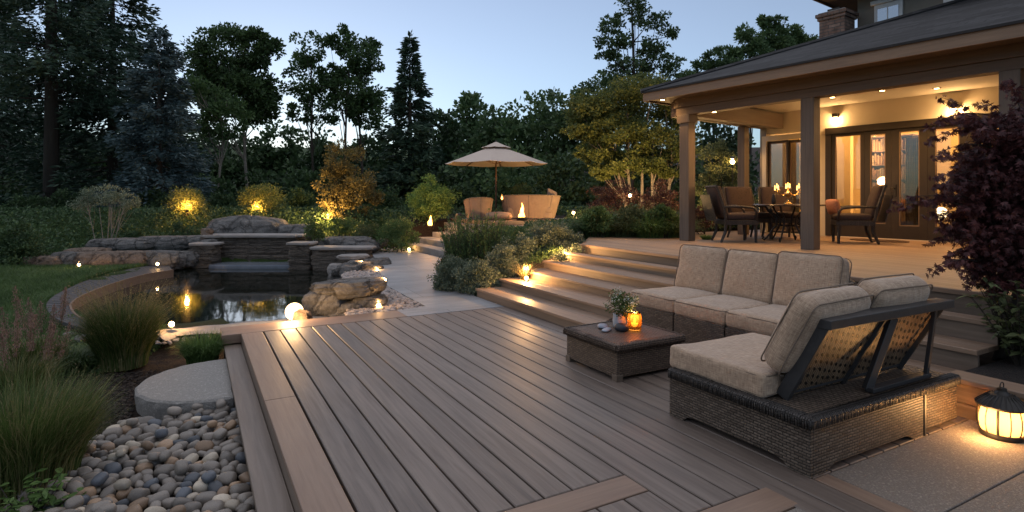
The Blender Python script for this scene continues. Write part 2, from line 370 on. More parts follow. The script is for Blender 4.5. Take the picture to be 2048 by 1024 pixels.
M['linen'] = linen('oatmeal_linen', (.26,.178,.12), (.49,.36,.252))
M['piping'] = pm('linen_piping', (.20,.15,.11), rough=.95, scale=40, bs=0)
M['charcoal'] = pm('charcoal_frame', (.028,.027,.028), (.04,.038,.038), scale=12, rough=.45, bs=.3, bd=.003)

# ================================================================ camera, sky
cam = bpy.data.cameras.new('camera'); co = bpy.data.objects.new('camera', cam); col.objects.link(co)
co.location = (0,0,H); co.rotation_euler = (R(90), 0, -math.atan2(FX, FY))
cam.sensor_width = 36; cam.lens = 36*1149/2048; cam.shift_y = -117/2048; cam.clip_end = 3000; cam.clip_start = .05
sc.camera = co
w = bpy.data.worlds.new('World'); sc.world = w; w.use_nodes = True; t = w.node_tree
bg = t.nodes['Background']; sky = t.nodes.new('ShaderNodeTexSky'); sky.sky_type = 'NISHITA'; sky.sun_disc = False
az = math.atan2(FX, FY) + math.atan((560-1024)/1149)      # compass bearing of the afterglow
sky.sun_elevation = R(3.5); sky.sun_rotation = az; sky.air_density = 1.0; sky.dust_density = .15; sky.ozone_density = 4.5
hs = t.nodes.new('ShaderNodeHueSaturation'); hs.inputs['Saturation'].default_value = .56; L(t, sky.outputs[0], hs.inputs['Color']); L(t, hs.outputs[0], bg.inputs[0]); bg.inputs[1].default_value = .118
sky_fill = bpy.data.lights.new('sky_fill', 'SUN'); sky_fill.energy = .58; sky_fill.angle = R(140); sky_fill.color = (1,.96,.95)
so = bpy.data.objects.new('sky_fill', sky_fill); col.objects.link(so)
SE = R(72); sd = Vector((math.sin(az)*math.cos(SE), math.cos(az)*math.cos(SE), math.sin(SE)))   # added overhead fill for the whole bright dusk sky, very soft
so.rotation_euler = sd.to_track_quat('Z', 'Y').to_euler()
sc.view_settings.view_transform = 'Standard'; sc.view_settings.look = 'None'; sc.view_settings.gamma = 1; sc.view_settings.exposure = EXPO = 1.6
sc.render.engine = 'CYCLES'; sc.cycles.max_bounces = 6; sc.cycles.diffuse_bounces = 3; sc.cycles.glossy_bounces = 3; sc.cycles.transparent_max_bounces = 12
sc.cycles.transmission_bounces = 3; sc.cycles.sample_clamp_indirect = 4; sc.cycles.caustics_reflective = False; sc.cycles.caustics_refractive = False

# ================================================================ terrain and pond
zw = -.27
pond_px = [(300,656),(450,649),(560,640),(628,622),(640,600),(700,575),(712,548),(690,538),(650,532),(540,531),(430,531),(375,536),(320,545),(250,563),(190,585),(153,604),(156,626),(190,645)]
pond = np.array([G(a,b,zw)[:2] for a, b in pond_px])
def inside(X, Y, poly):
    r = np.zeros(X.shape, bool); n = len(poly)
    for i in range(n):
        x0,y0 = poly[i][:2]; x1,y1 = poly[(i+1)%n][:2]
        c = ((y0 > Y) != (y1 > Y)) & (X < (x1-x0)*(Y-y0)/(y1-y0+1e-12)+x0); r ^= c
    return r
def pdist(X, Y, poly):
    d = np.full(X.shape, 1e9); n = len(poly)
    for i in range(n):
        x0,y0 = poly[i][:2]; x1,y1 = poly[(i+1)%n][:2]; dx, dy = x1-x0, y1-y0
        s = np.clip(((X-x0)*dx+(Y-y0)*dy)/(dx*dx+dy*dy+1e-12), 0, 1)
        d = np.minimum(d, np.hypot(X-x0-s*dx, Y-y0-s*dy))
    return d
ss = lambda x, a, b: (lambda t: t*t*(3-2*t))(np.clip((x-a)/(b-a), 0, 1))
path_poly = [tuple(p) for p in [(2.6,7.69),(4.12,7.69),(4.12,8.75),(4.5,9.6),(4.9,11),(5.6,12.8),(5.95,14),(5.95,18.6)]] + [tuple(G(a,b)[:2]) for a, b in [(745,493),(737,498),(752,520),(757,535),(763,552),(776,572),(851,612)]] + [(2.6,8.17)]
gravel_poly = [tuple(G(a,b)[:2]) for a, b in [(852,613),(776,571),(763,552),(756,531),(700,524),(684,548),(700,585),(690,632),(760,622)]]
def hgt(X, Y):
    X = np.asarray(X, float); Y = np.asarray(Y, float); dep = FX*X+FY*Y; lat = FY*X-FX*Y
    h = -.33 + .25*ss(dep, 8.5, 13)
    h = h - .03 + 1.1*ss(dep, 17.0, 20.5) + .5*ss(dep, 24, 40)
    bed = .02 + np.clip((X-4.2)*.34, 0, .8); h = np.where((X > 3.9) & (Y > 8.6) & (Y < 13.9), np.maximum(h, bed*ss(X, 3.95, 4.35)*(1-.9*ss(Y, 12.6, 13.8)*(X < 7.5))), h)
    h = np.where((X > 7.7) & (Y >= 13.9) & (Y < 21), np.maximum(h, .72), h); h = np.where((X > 5.7) & (X <= 7.7) & (Y >= 13.9) & (Y < 18.3), -.2, h)
    und = (X > .3) & (Y < 8.7) | ((X > 6) & (Y < 10.4)) | (X > 9)&(Y<10)
    h = np.where(und, -.5, h)
    inn = inside(X, Y, path_poly); dp = pdist(X, Y, path_poly)
    h = np.where(inn | (dp < .1), np.minimum(h, -.14), h)
    pi = inside(X, Y, pond); pd = pdist(X, Y, pond)
    h = np.where(pi, np.minimum(h, zw-.05 - .8*ss(pd, 0, .8)), h)
    h = np.where(~pi & ~inn & (pd < 1.3) & (X < .45), np.maximum(h, -.17 - .16*ss(pd, .3, 1.3)), h)
    gi = inside(X, Y, gravel_poly); h = np.where(gi, -.06, h)
    h = h + .03*np.sin(X*1.3+1)*np.sin(Y*1.1)*(1-pi)*(dep > 9)
    h = np.where((X > -1.6) & (X < .35) & (Y < 6.1), -.36 + .1*ss(-X, .9, 1.5), h)
    return h
def hz(x, y): return float(hgt(np.array([x]), np.array([y]))[0])
gx = np.concatenate([-np.geomspace(900,14,22), np.arange(-13.5, 20, .22), np.geomspace(20.5, 900, 22)])
gy = np.concatenate([-np.geomspace(300,4,10), np.arange(-3.5, 30, .22), np.geomspace(30.5, 1200, 26)])
XX, YY = np.meshgrid(gx, gy); ZZ = hgt(XX, YY)
far = np.hypot(XX, YY); ZZ = ZZ + 12*ss(far, 60, 150)*ss(FX*XX+FY*YY, 0, 60)      # added far rise, unseen behind the trees, blocks low bright sky
nn = np.vectorize(lambda x, y: noise.noise(Vector((x*1.7, y*1.7, 0)))*.04 + noise.noise(Vector((x*5, y*5, 3)))*.012)(XX, YY)
ZZ = ZZ + nn*(far < 60)*(1-.7*((XX > -1.2) & (XX < .35) & (YY < 6.1)))
nx, ny = len(gx), len(gy)
idx = np.arange(nx*ny).reshape(ny, nx)
me = bpy.data.meshes.new('ground')
me.from_pydata(np.stack([XX.ravel(), YY.ravel(), ZZ.ravel()], 1).tolist(), [], np.stack([idx[:-1,:-1].ravel(), idx[:-1,1:].ravel(), idx[1:,1:].ravel(), idx[1:,:-1].ravel()], 1).tolist())
dep = FX*XX+FY*YY; lat = FY*XX-FX*YY
gmask = (ss(dep, 7.2, 9.5)*ss(-lat, 3.2, 4.2)).ravel()
at = me.attributes.new('grass', 'FLOAT', 'POINT'); at.data.foreach_set('value', gmask.astype(np.float32))
m, t, b, o = nt('soil_and_turf')
n1 = N(t, 'ShaderNodeTexNoise', Scale=38, Detail=6, Roughness=.75); L(t, coords(t), n1.inputs['Vector'])
n2 = N(t, 'ShaderNodeTexNoise', Scale=1.4, Detail=5); L(t, coords(t), n2.inputs['Vector'])
ca = ramp(t, n1.outputs[0], [(.3, (.010,.007,.006)), (.52, (.030,.021,.016)), (.72, (.062,.044,.034))])
cb = ramp(t, n2.outputs[0], [(.3, (.020,.038,.010)), (.7, (.040,.065,.018))])
aa = t.nodes.new('ShaderNodeAttribute'); aa.attribute_name = 'grass'
L(t, mixc(t, aa.outputs['Fac'], ca, cb), b.inputs['Base Color']); b.inputs['Roughness'].default_value = .95; b.inputs['Specular IOR Level'].default_value = .15
bump(t, b, n1.outputs[0], 1, .03)
me.materials.append(m)
for p in me.polygons: p.use_smooth = True
gr = bpy.data.objects.new('ground', me); col.objects.link(gr); tag(gr, kind='structure')
# water
m, t, b, o = nt('pond_water')
b.inputs['Base Color'].default_value = (.006,.008,.006,1); b.inputs['Roughness'].default_value = .045; b.inputs['IOR'].default_value = 1.33; b.inputs['Specular IOR Level'].default_value = .9
n = N(t, 'ShaderNodeTexNoise', Scale=1.6, Detail=3); L(t, coords(t, 'Object', (1,.6,1)), n.inputs['Vector']); bump(t, b, n.outputs[0], .10, .03)
c = pond.mean(0); wp = [tuple(c + (p-c)*1.10) for p in pond]
mb = MB(); mb.add([(x, y, zw) for x, y in wp], [tuple(range(len(wp)))][::1])
wo = mb.build('pond_water', m); tag(wo, kind='structure')
# path, gravel bed
def slab_poly(name, poly, z0, z1, mat, **k): return tag(MB().prism(poly, z0, z1).build(name, mat), **k)
m, t, b, o = nt('paving_stone')
v = coords(t, 'Object', (1,1,1), (0,0,R(3)))
br = t.nodes.new('ShaderNodeTexBrick'); L(t, v, br.inputs['Vector'])
for k, x in (('Scale',1),('Mortar Size',.006),('Mortar Smooth',.2),('Brick Width',1.9),('Row Height',1.15)): br.inputs[k].default_value = x
br.inputs['Color1'].default_value = (.20,.205,.215,1); br.inputs['Color2'].default_value = (.25,.25,.255,1); br.inputs['Mortar'].default_value = (.09,.09,.09,1)
n1 = N(t, 'ShaderNodeTexNoise', Scale=1.3, Detail=8, Roughness=.7); L(t, coords(t, 'Object', (.7,1.6,1)), n1.inputs['Vector'])
c = mixc(t, .8, br.outputs['Color'], ramp(t, n1.outputs[0], [(.3, .55), (.7, 1.25)]), 'MULTIPLY'); L(t, c, b.inputs['Base Color'])
b.inputs['Roughness'].default_value = .55; n2 = N(t, 'ShaderNodeTexNoise', Scale=30, Detail=6, Roughness=.7); L(t, coords(t), n2.inputs['Vector']); bump(t, b, n2.outputs[0], .5, .008)
slab_poly('path', path_poly, -.3, -.002, m, kind='structure')
# ================================================================ lower deck
zb = -.027
deck = empty('lower_deck', (0,0,0), kind='structure')
bd = MB(); P0 = .75; PW = .187
def board(x0, x1, y0, y1, zt=0.0): bd.cbox(x0, x1, y0, y1, zt-.045, zt, .005)
for k in range(0, 31):
    x0 = P0+PW*k+.0065; x1 = P0+PW*(k+1)-.0065
    if x1 > 6.36: break
    if k < 8: board(x0, x1, 2.675, 7.66); board(x0, x1, .4, 2.455)
    elif k < 11: board(x0, x1, 2.175, 7.66)
    elif k < 13: board(x0, x1, .4, 7.66)
    elif x1 < 4.16: board(x0, x1, 2.1, 7.66)
    else: board(x0, x1, 2.1, 5.44)
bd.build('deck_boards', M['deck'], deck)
e = MB()
e.cbox(.50, .738, 5.054, 7.672, -.03, .001); e.cbox(.50, .738, .4, 5.046, -.03, .001)
e.build('border_board', M['deck_edge'], deck)
e = MB(); e.cbox(.29, 2.595, 7.676, 8.15, -.105, .002); e.build('end_board', M['deck_cross'], deck)
e = MB(); e.cbox(P0, P0+PW*8-.004, 2.465, 2.665, -.027, .001); e.cbox(P0+PW*8+.004, P0+PW*11+.045, 1.96, 2.165, -.027, .001); e.build('cross_board', M['deck_cross'], deck)
e = MB(); e.cbox(P0+PW*13+.004, P0+PW*13+.13, .4, 2.09, -.05, .001); e.build('edge_trim', M['deck_edge'], deck)
e = MB(); e.cbox(.312, .496, .4, 7.67, -.155, -.12); e.build('lower_tread', M['deck_side'], deck)
e = MB(); e.box(.50, .53, .4, 7.67, -.45, -.032); e.box(.33, .36, .4, 7.67, -.45, -.157); e.box(.33, 2.6, 8.10, 8.13, -.5, -.107); e.build('fascia', M['deck_side'], deck)
e = MB(); e.box(.54, 6.33, .2, 7.66, -.30, -.26); e.build('shade_underlay', M['void'], deck)  # black sheet below the boards, added to keep the gaps dark
# ================================================================ steps up to the upper deck
stp = empty('wooden_steps', (0,0,0), 'wide flight of timber steps left of the sofa, rising to the covered dining terrace', 'steps')
def flight(root, xs, zs, y0, y1, thick=.035):
    for i, (x, z) in enumerate(zip(xs, zs)):
        nxt = xs[i+1] if i+1 < len(xs) else x+.16
        tb = MB(); mid = (x+nxt)/2+.01
        tb.cbox(x-.02, mid-.003, y0, y1, z-thick, z, .005); tb.cbox(mid+.003, nxt+.02, y0, y1, z-thick, z-.001, .004)
        tb.build('tread', M['step'], root)
        zlo = zs[i-1] if i else -.02
        MB().box(x+.004, x+.03, y0+.004, y1-.004, zlo-.03, z-thick-.002).build('riser', M['riser'], root)
LX = [4.15, 4.59, 5.03, 5.47, 5.91]; LZ = [.13,.26,.39,.52,.65]
flight(stp, LX, LZ, 5.46, 8.72)
MB().add([(4.18,5.455,0)]+[(x,5.455,z) for x, z in zip(LX, LZ)]+[(6.33,5.455,.65),(6.33,5.455,0)], [(0,1,2,3,4,5,6,7)]).build('stringer', M['riser'], stp)
st2 = empty('wooden_steps', (0,0,0), 'short dark flight of timber steps behind the reclined lounger, beside the purple maple', 'steps')
flight(st2, [5.3,5.65,6.0], [.195,.39,.585], 2.28, 3.22, .04)
MB().box(5.32, 6.33, 3.2, 3.215, 0, .53).build('stringer', M['riser'], st2)
# upper deck
up = empty('upper_deck', (0,0,0), kind='structure')
ub = MB(); k = 0
while True:
    x0 = 6.38+.14*k; x1 = x0+.136; k += 1
    if x0 > 14.5: break
    ytop = min(10.35, 8.8+ (x0-6.35)*1.15)
    ub.cbox(x0, x1, -3, ytop, .752, .78, .002)
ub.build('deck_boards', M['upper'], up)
e = MB(); e.cbox(6.31, 6.377, -3, 8.8, .735, .781, .006); e.build('edge_board', M['step'], up)
e = MB(); e.box(6.335, 6.36, -3, 8.78, -.05, .733); e.build('fascia', M['riser'], up)
e = MB(); e.prism([(6.37,-3),(14.4,-3),(14.4,10.3),(7.8,10.3),(6.37,8.75)], .1, .745); e.build('shade_underlay', M['void'], up)  # dark box in the same shade colour below the boards
# patio
pt = MB(); pt.cbox(3.325, 5.12, 1.545, 2.095, -.06, -.004, .004); pt.cbox(3.325, 5.12, -2, 1.535, -.06, -.004, .004); pt.cbox(2.25, 2.86, .4, 1.95, -.06, -.004)
tag(pt.build('patio', M['patio']), kind='structure')
# round stepping stone
ss_ = MB().lathe([(.70,-.36),(.715,-.24),(.715,-.19),(.695,-.172),(.5,-.168),(.25,-.165),(0.0001,-.164)], (.22,6.55,0), 64)
o = ss_.build('stepping_stone', M['granite'], smooth=False)
bm_ = bmesh.new(); bm_.from_mesh(o.data); bmesh.ops.bisect_plane(bm_, geom=bm_.verts[:]+bm_.edges[:]+bm_.faces[:], plane_co=(.315,0,0), plane_no=(1,0,0), clear_outer=True)
for v in bm_.verts: v.co += Vector((noise.noise(v.co*14), noise.noise(v.co*14+Vector((9,0,0))), noise.noise(v.co*20)*.3))*.014
bm_.to_mesh(o.data); bm_.free()
tag(o, 'round rough granite stepping stone between the mulch and the edge of the deck', 'stepping stone')

# ================================================================ boardwalk round the pond
def cat(pts, n=8):
    P = [np.array(p[:2]) for p in pts]; P = [2*P[0]-P[1]] + P + [2*P[-1]-P[-2]]; out = []
    for i in range(1, len(P)-2):
        for k in range(n):
            t_ = k/n; a, b_, c_, d_ = P[i-1], P[i], P[i+1], P[i+2]
            out.append(.5*((2*b_)+(-a+c_)*t_+(2*a-5*b_+4*c_-d_)*t_*t_+(-a+3*b_-3*c_+d_)*t_**3))
    out.append(P[-2]); return out
zo = -.10
outer = cat([G(a,b,zo) for a, b in [(335,527),(265,536),(195,553),(135,577),(98,600),(96,622),(125,643),(180,660)]], 12)
inner = cat([G(a,b,zo) for a, b in [(345,540),(285,550),(225,567),(172,587),(143,604),(140,618),(155,634),(200,652)]], 12)
bw = empty('boardwalk', (0,0,0), 'curved low timber boardwalk of dark radial planks around the left side of the pond', 'boardwalk')
pb = MB()
for i in range(len(outer)-1):
    a, b_, c_, d_ = outer[i], outer[i+1], inner[i+1], inner[i]
    g = .06; A = a+(b_-a)*g; B = b_-(b_-a)*g; C = c_-(c_-d_)*g; Dd = d_+(c_-d_)*g
    pb.prism([A,B,C,Dd], zo-.04, zo + random.uniform(-.003,.003))
pb.build('plank', wood('boardwalk_planks', (.028,.027,.030), (.058,.054,.055), 'X', rough=.6), bw)
cb_ = MB()
for i in range(len(inner)-1):
    a, b_ = inner[i], inner[i+1]; d_ = np.array([b_[1]-a[1], a[0]-b_[0]]); d_ = d_/np.linalg.norm(d_)*.03
    cb_.prism([a-d_*0, b_-d_*0, b_-d_, a-d_], -.5, zo+.012)
cb_.build('inner_edging', wood('edging_timber', (.14,.085,.055), (.20,.125,.085), 'X', rough=.5), bw)
cb_ = MB()
for i in range(len(outer)-1):
    cb_.prism([outer[i], outer[i+1], inner[i+1], inner[i]], -.3, zo-.045)
cb_.build('joists', M['void'], bw)

# ================================================================ stones
ico = bmesh.new(); bmesh.ops.create_icosphere(ico, subdivisions=2, radius=1); IV = np.array([v.co for v in ico.verts]); IF = np.array([[v.index for v in f.verts] for f in ico.faces]); ico.free()
def stones(name, pts, sizes, mat, rough=.12, flat=.6, kind='stuff'):
    n = len(pts); V = []
    q = np.linalg.qr(rng.normal(size=(n,3,3)))[0]
    base = IV[None]*(1+rng.normal(0, rough, (n,len(IV),1)))
    s = rng.uniform(.6,1.2,(n,1,3))*np.array(sizes)[:,None,None]
    v = np.einsum('nij,nkj->nki', q, base*s); v[...,2] *= flat; v = v + np.asarray(pts)[:,None,:]
    T = v[:, IF].reshape(-1, 3)
    return tag(npmesh(name, T, 3, mat, rnd=np.repeat(rng.uniform(0,1,n), len(IF))), kind=kind)
def poly_pts(poly, n, z=0):
    p = np.array([q[:2] for q in poly]); lo, hi = p.min(0), p.max(0); out = []
    while len(out) < n:
        c = rng.uniform(lo, hi, (n*3, 2)); ok = inside(c[:,0], c[:,1], p); out += list(c[ok])
    out = np.array(out[:n]); return np.c_[out, np.full(n, z)]
def stonem(name, cols, rough=.7):
    m, t, b, o = nt(name); a = t.nodes.new('ShaderNodeAttribute'); a.attribute_name = 'rnd'
    c = ramp(t, a.outputs['Fac'], [(i/(len(cols)-1), c) for i, c in enumerate(cols)])
    n = N(t, 'ShaderNodeTexNoise', Scale=60, Detail=4); L(t, coords(t), n.inputs['Vector'])
    L(t, mixc(t, .7, c, ramp(t, n.outputs[0], [(.3,.6),(.7,1.2)]), 'MULTIPLY'), b.inputs['Base Color']); b.inputs['Roughness'].default_value = rough; return m
M['gravel'] = stonem('pink_grey_gravel', [(.20,.17,.15),(.36,.31,.28),(.42,.34,.30),(.26,.24,.235)])
stones('gravel', poly_pts(gravel_poly, 5200, -.035) + np.c_[np.zeros((5200,2)), rng.uniform(-.02,.02,5200)], rng.uniform(.015,.045,5200), M['gravel'])
# river cobbles
def pebm(name, c1, c2, band):
    m, t, b, o = nt(name); oi = t.nodes.new('ShaderNodeObjectInfo')
    vv = t.nodes.new('ShaderNodeVectorMath'); vv.operation = 'ADD'; L(t, coords(t), vv.inputs[0]); L(t, oi.outputs['Location'], vv.inputs[1])
    n = N(t, 'ShaderNodeTexNoise', Scale=14, Detail=6, Roughness=.6, Distortion=.8); L(t, vv.outputs[0], n.inputs['Vector'])
    n2 = N(t, 'ShaderNodeTexNoise', Scale=160, Detail=3); L(t, vv.outputs[0], n2.inputs['Vector'])
    c = mixc(t, ramp(t, n.outputs[0], [(.35, 0.0), (.7, 1.0)]), c1, c2)
    c = mixc(t, .6, c, ramp(t, n2.outputs[0], [(.3,.7),(.7,1.15)]), 'MULTIPLY')
    hs = t.nodes.new('ShaderNodeHueSaturation'); L(t, c, hs.inputs['Color']); mr = t.nodes.new('ShaderNodeMapRange'); mr.inputs['To Min'].default_value = .6; mr.inputs['To Max'].default_value = 1.3
    L(t, oi.outputs['Random'], mr.inputs[0]); L(t, mr.outputs[0], hs.inputs['Value']); L(t, hs.outputs[0], b.inputs['Base Color'])
    b.inputs['Roughness'].default_value = .55; bump(t, b, n2.outputs[0], .15, .002); return m
PK = [('grey', pebm('grey_cobble', (.23,.195,.16), (.14,.122,.105), 0), 'smooth mid grey river cobble lying in the cobble bed beside the deck'),
      ('tan', pebm('tan_cobble', (.33,.215,.13), (.22,.145,.09), 0), 'smooth rusty tan river cobble lying in the cobble bed beside the deck'),
      ('blue', pebm('slate_cobble', (.095,.105,.12), (.06,.065,.075), 0), 'smooth dark slate blue river cobble lying in the cobble bed beside the deck'),
      ('pale', pebm('pale_cobble', (.46,.39,.30), (.33,.28,.215), 0), 'smooth pale beige river cobble lying in the cobble bed beside the deck')]
cob_poly = [(-.52,5.93),(-.25,5.80),(.0,5.86),(.33,5.78),(.33,3.3),(-.95,3.3),(-1.05,4.5),(-.82,5.35)]
pmeshes = {}
for ki, (kn, pmt, lab) in enumerate(PK):
    for sidx in range(3):
        r_ = rock_mesh('river_cobble', pmt, (1,rng.uniform(.68,.86),rng.uniform(.52,.68)), 20+ki*3+sidx, sub=3, amp=.13, freq=.55)
        pmeshes[ki, sidx] = r_.data; bpy.data.objects.remove(r_)
cand = poly_pts(cob_poly, 6000); placed = []
for layer, (rlo, rhi, zoff, cnt) in enumerate(((.05,.068,-.285,210),(.036,.052,-.285,330),(.024,.036,-.288,300),(.04,.055,-.225,40))):
    got = 0
    for c_ in cand[rng.permutation(len(cand))]:
        r_ = rng.uniform(rlo, rhi)
        if layer == 3 or all((c_[0]-q[0])**2+(c_[1]-q[1])**2 > (.80*(r_+q[3]))**2 for q in placed):
            placed.append((c_[0], c_[1], zoff + r_*.2, r_)); got += 1
            if got >= cnt: break
vis = []
for q in placed:
    la, de = camc(q[0], q[1]); px = 1024+1149*la/de; py = 395+(H-q[2])*1149/de
    vis.append((q[3]/de if (px > 60 and px < 560 and py < 1050) else 0, q, px, py))
vis.sort(key=lambda a: -a[0])
rest = []
for i, (s_, q, px, py) in enumerate(vis):
    if i < 300 and s_ > 0:
        ki = int(rng.choice(4, p=[.60,.17,.08,.15])); me = pmeshes[ki, int(rng.integers(3))]
        o = bpy.data.objects.new('river_cobble', me); col.objects.link(o); o.location = q[:3]; r_ = q[3]*rng.uniform(1.0,1.2)
        o.scale = (r_, r_, r_); o.rotation_euler = (rng.normal(0,.25), rng.normal(0,.25), rng.uniform(0,6.28))
        tag(o, PK[ki][2], 'cobble', 'river cobbles beside the deck')
    else: rest.append(q)
if rest:
    vs = []
    for q in rest:
        r_ = q[3]; a_ = rng.uniform(0, 6.28)
        v = IV*np.array([r_*1.1, r_*.8, r_*.62]); c_, s_ = math.cos(a_), math.sin(a_)
        v = np.c_[v[:,0]*c_-v[:,1]*s_, v[:,0]*s_+v[:,1]*c_, v[:,2]] + np.array(q[:3]); vs.append(v[IF].reshape(-1,3))
    o = npmesh('small_cobbles', np.concatenate(vs), 3, PK[0][1], smooth=True); tag(o, kind='stuff')
    o.data.shade_smooth()
M['chip'] = stonem('bark_chips', [(.012,.008,.006),(.03,.020,.015),(.055,.037,.026),(.02,.013,.010)], .95)
chip_poly = [(-3.2,8.6),(.28,7.6),(.25,7.2),(-.5,6.6),(-.5,5.9),(-.9,5.2),(-1.1,3.3),(-2.3,3.6),(-2.6,5.5)]
pp = poly_pts(chip_poly, 14000); pp[:,2] = hgt(pp[:,0], pp[:,1]) + .012
stones('mulch_chips', pp, rng.uniform(.004,.018,14000), M['chip'], .3, .45)

# ================================================================ sofa
def T(p=(0,0,0), rx=0, ry=0, rz=0): return Matrix.Translation(Vector(p)) @ Euler((rx,ry,rz)).to_matrix().to_4x4()
def cushion(name, root, M4, a, b, c, r, puff, label=None, seed=0, welt=True, mat='linen'):
    """a,b,c half sizes; piping runs round both big faces (the c axis)"""
    o = MB().rbox(seed*.37, seed*.21, 0, a, b, c, r, puff, seg=16, nz=.010, ears=.012).build(name, M[mat], root, smooth=True)
    o.data.transform(Matrix.Translation((-seed*.37, -seed*.21, 0))); o.data.transform(M4)
    if label: o['label'] = label
    if welt:
        w_ = MB()
        for s in (1, -1):
            pts = []; rr = min(r*1.6, .06)
            for cx, cy, a0 in ((a-rr,b-rr,0),(-a+rr,b-rr,90),(-a+rr,-b+rr,180),(a-rr,-b+rr,270)):
                for k in range(6):
                    th = R(a0+k*18); pts.append((cx+rr*math.cos(th), cy+rr*math.sin(th)))
            full = []
            for i in range(len(pts)):
                p, q = pts[i], pts[(i+1) % len(pts)]; n_ = max(1, int(math.hypot(q[0]-p[0], q[1]-p[1])/.05))
                for k in range(n_): full.append((p[0]+(q[0]-p[0])*k/n_, p[1]+(q[1]-p[1])*k/n_))
            full.append(full[0])
            tp = [M4 @ (Vector((x*.985, y*.985, s*(c*.84 + puff[0]*.0))) + noise.noise_vector(Vector((x*4+seed, y*4, s)))*.004) for x, y in full]
            w_.tube(tp, .0055, 6, cap=False)
        w_.build('piping', M['piping'], o, smooth=True)
    return o
sofa = empty('garden_sofa', (5.1,4.35,0), 'long three section wicker sofa with oatmeal cushions, behind the low table', 'sofa')
sy = [3.32, 3.98, 4.68, 5.41]; sx0, sx1 = 4.62, 5.78
for i in range(3):
    y0, y1 = sy[i]-4.35+.008, sy[i+1]-4.35-.008; X0, X1 = sx0-5.1, sx1-5.1
    b_ = MB(); b_.cbox(X0, X1, y0, y1, .05, .37, .012); b_.cbox(X1-.13, X1, y0, y1, .37, .74, .02)
    b_.build('base', M['wicker'], sofa, bev=.008)
    f_ = MB()
    for x in (X0+.05, X1-.05):
        for y in (y0+.05, y1-.05): f_.cbox(x-.03, x+.03, y-.03, y+.03, 0, .055)
    f_.build('feet', M['charcoal'], sofa)
    cushion('seat_cushion', sofa, T(((sx0+5.45)/2-5.1, (y0+y1)/2, .445)), .42, (y1-y0)/2+.012, .078, .05, (.028, .012), seed=i+1)
wd = [(.365,.30),(.36,.285),(.375,.285)]
for i, (hw, hh) in enumerate(wd):
    yc = (sy[i]+sy[i+1])/2-4.35 + (0, .0, .0)[i]; 
    # local z axis is the cushion's thickness
    M4 = T((5.48-5.1, yc, .76 + (.015 if i == 0 else 0)), ry=0) @ Euler((0, R(-76), R((2,-1.5,1)[i]))).to_matrix().to_4x4()
    cushion('back_cushion', sofa, M4, hh, hw-.012, .085, .07, (.05, .014), seed=i+5)
MB().rbox(5.66-5.1, 3.55-4.35, .72, .12, .27, .13, .11, (.01,.0), seg=8).build('corner_bolster', M['wicker'], sofa, smooth=True)

# ================================================================ reclined lounger
lg = empty('lounger', (4.0,2.65,0), 'low wicker lounger in the foreground with one thick seat cushion and a raised reclining back', 'lounger')
def LL(x, y, z=0): return (x-4.0, y-2.65, z)
X0, X1, Y0, Y1 = 3.16-4, 4.42-4, 2.10-2.65, 3.24-2.65
b_ = MB(); t_ = .03
def arch_panel(mb, p0, p1, z0, z1, foot=.13, n=10, thick=.03, inw=(0,1)):
    """wicker skirt with a shallow arch between two feet"""
    p0 = Vector((p0[0], p0[1])); p1 = Vector((p1[0], p1[1])); Ln = (p1-p0).length; d = (p1-p0)/Ln; iw = Vector(inw)*thick
    xs = [0, foot, foot+.05, foot+.10] + [Ln-foot-.10, Ln-foot-.05, Ln-foot, Ln]; zs = [0, 0, z0*.75, z0] + [z0, z0*.75, 0, 0]
    vs = []
    for off in (Vector((0,0)), iw):
        for x, z in zip(xs, zs):
            q = p0+d*x+off; vs += [(q.x, q.y, z), (q.x, q.y, z1)]
    n = len(xs); fs = []
    for i in range(n-1):
        a = 2*i; fs += [(a, a+2, a+3, a+1), (a+2*n+1, a+2*n+3, a+2*n+2, a+2*n), (a, a+2*n, a+2*n+2, a+2), (a+1, a+3, a+2*n+3, a+2*n+1)]
    fs += [(0,1,2*n+1,2*n), (2*n-2, 4*n-2, 4*n-1, 2*n-1)]
    mb.add(vs, fs)
sk = MB()
arch_panel(sk, (X0, Y1), (X0, Y0), .048, .288, inw=(1,0)); arch_panel(sk, (X0+.031, Y0), (X1, Y0), .04, .288, inw=(0,1))
arch_panel(sk, (X1, Y0+.031), (X1, Y1), .085, .288, inw=(-1,0)); arch_panel(sk, (X0+.031, Y1), (X1-.031, Y1), .085, .288, inw=(0,-1))
sk.build('base', M['wicker'], lg, bev=.004)
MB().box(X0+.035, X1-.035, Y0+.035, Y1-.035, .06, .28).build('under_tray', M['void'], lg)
# storage end
e = MB(); e.cbox(4.445-4, 4.90-4, Y0+.01, Y1-.3, .03, .296, .006); e.build('storage_end', M['wicker'], lg)
e = MB(); e.box(4.424-4, 4.444-4, Y0-.006, Y0+.05, 0, .30); e.box(4.36-4, 4.42-4, Y0+.035, Y0+.09, 0, .075); e.build('corner_post', M['charcoal'], lg)
for x, y in ((X0+.05, Y1-.06),):
    MB().cbox(x-.045, x+.02, y-.02, y+.05, 0, .05, .01).build('foot', pm('steel_foot', (.35,.33,.30), rough=.4, metal=.6, bs=0), lg)
# braided rim + woven top
rim = MB()
rim.rbox(X0+.03, (Y0+Y1)/2, .317, .047, (Y1-Y0)/2+.012, .03, .018, seg=6)
rim.rbox((X0+4.90-4)/2+.045, Y0+.03, .317, (4.90-4-X0)/2-.035, .040, .0295, .018, seg=6)
rim.rbox((X0+X1)/2, Y1-.02, .316, (X1-X0)/2-.05, .03, .028, .018, seg=6)
rim.build('braided_rim', M['wickerd'], lg, smooth=True)
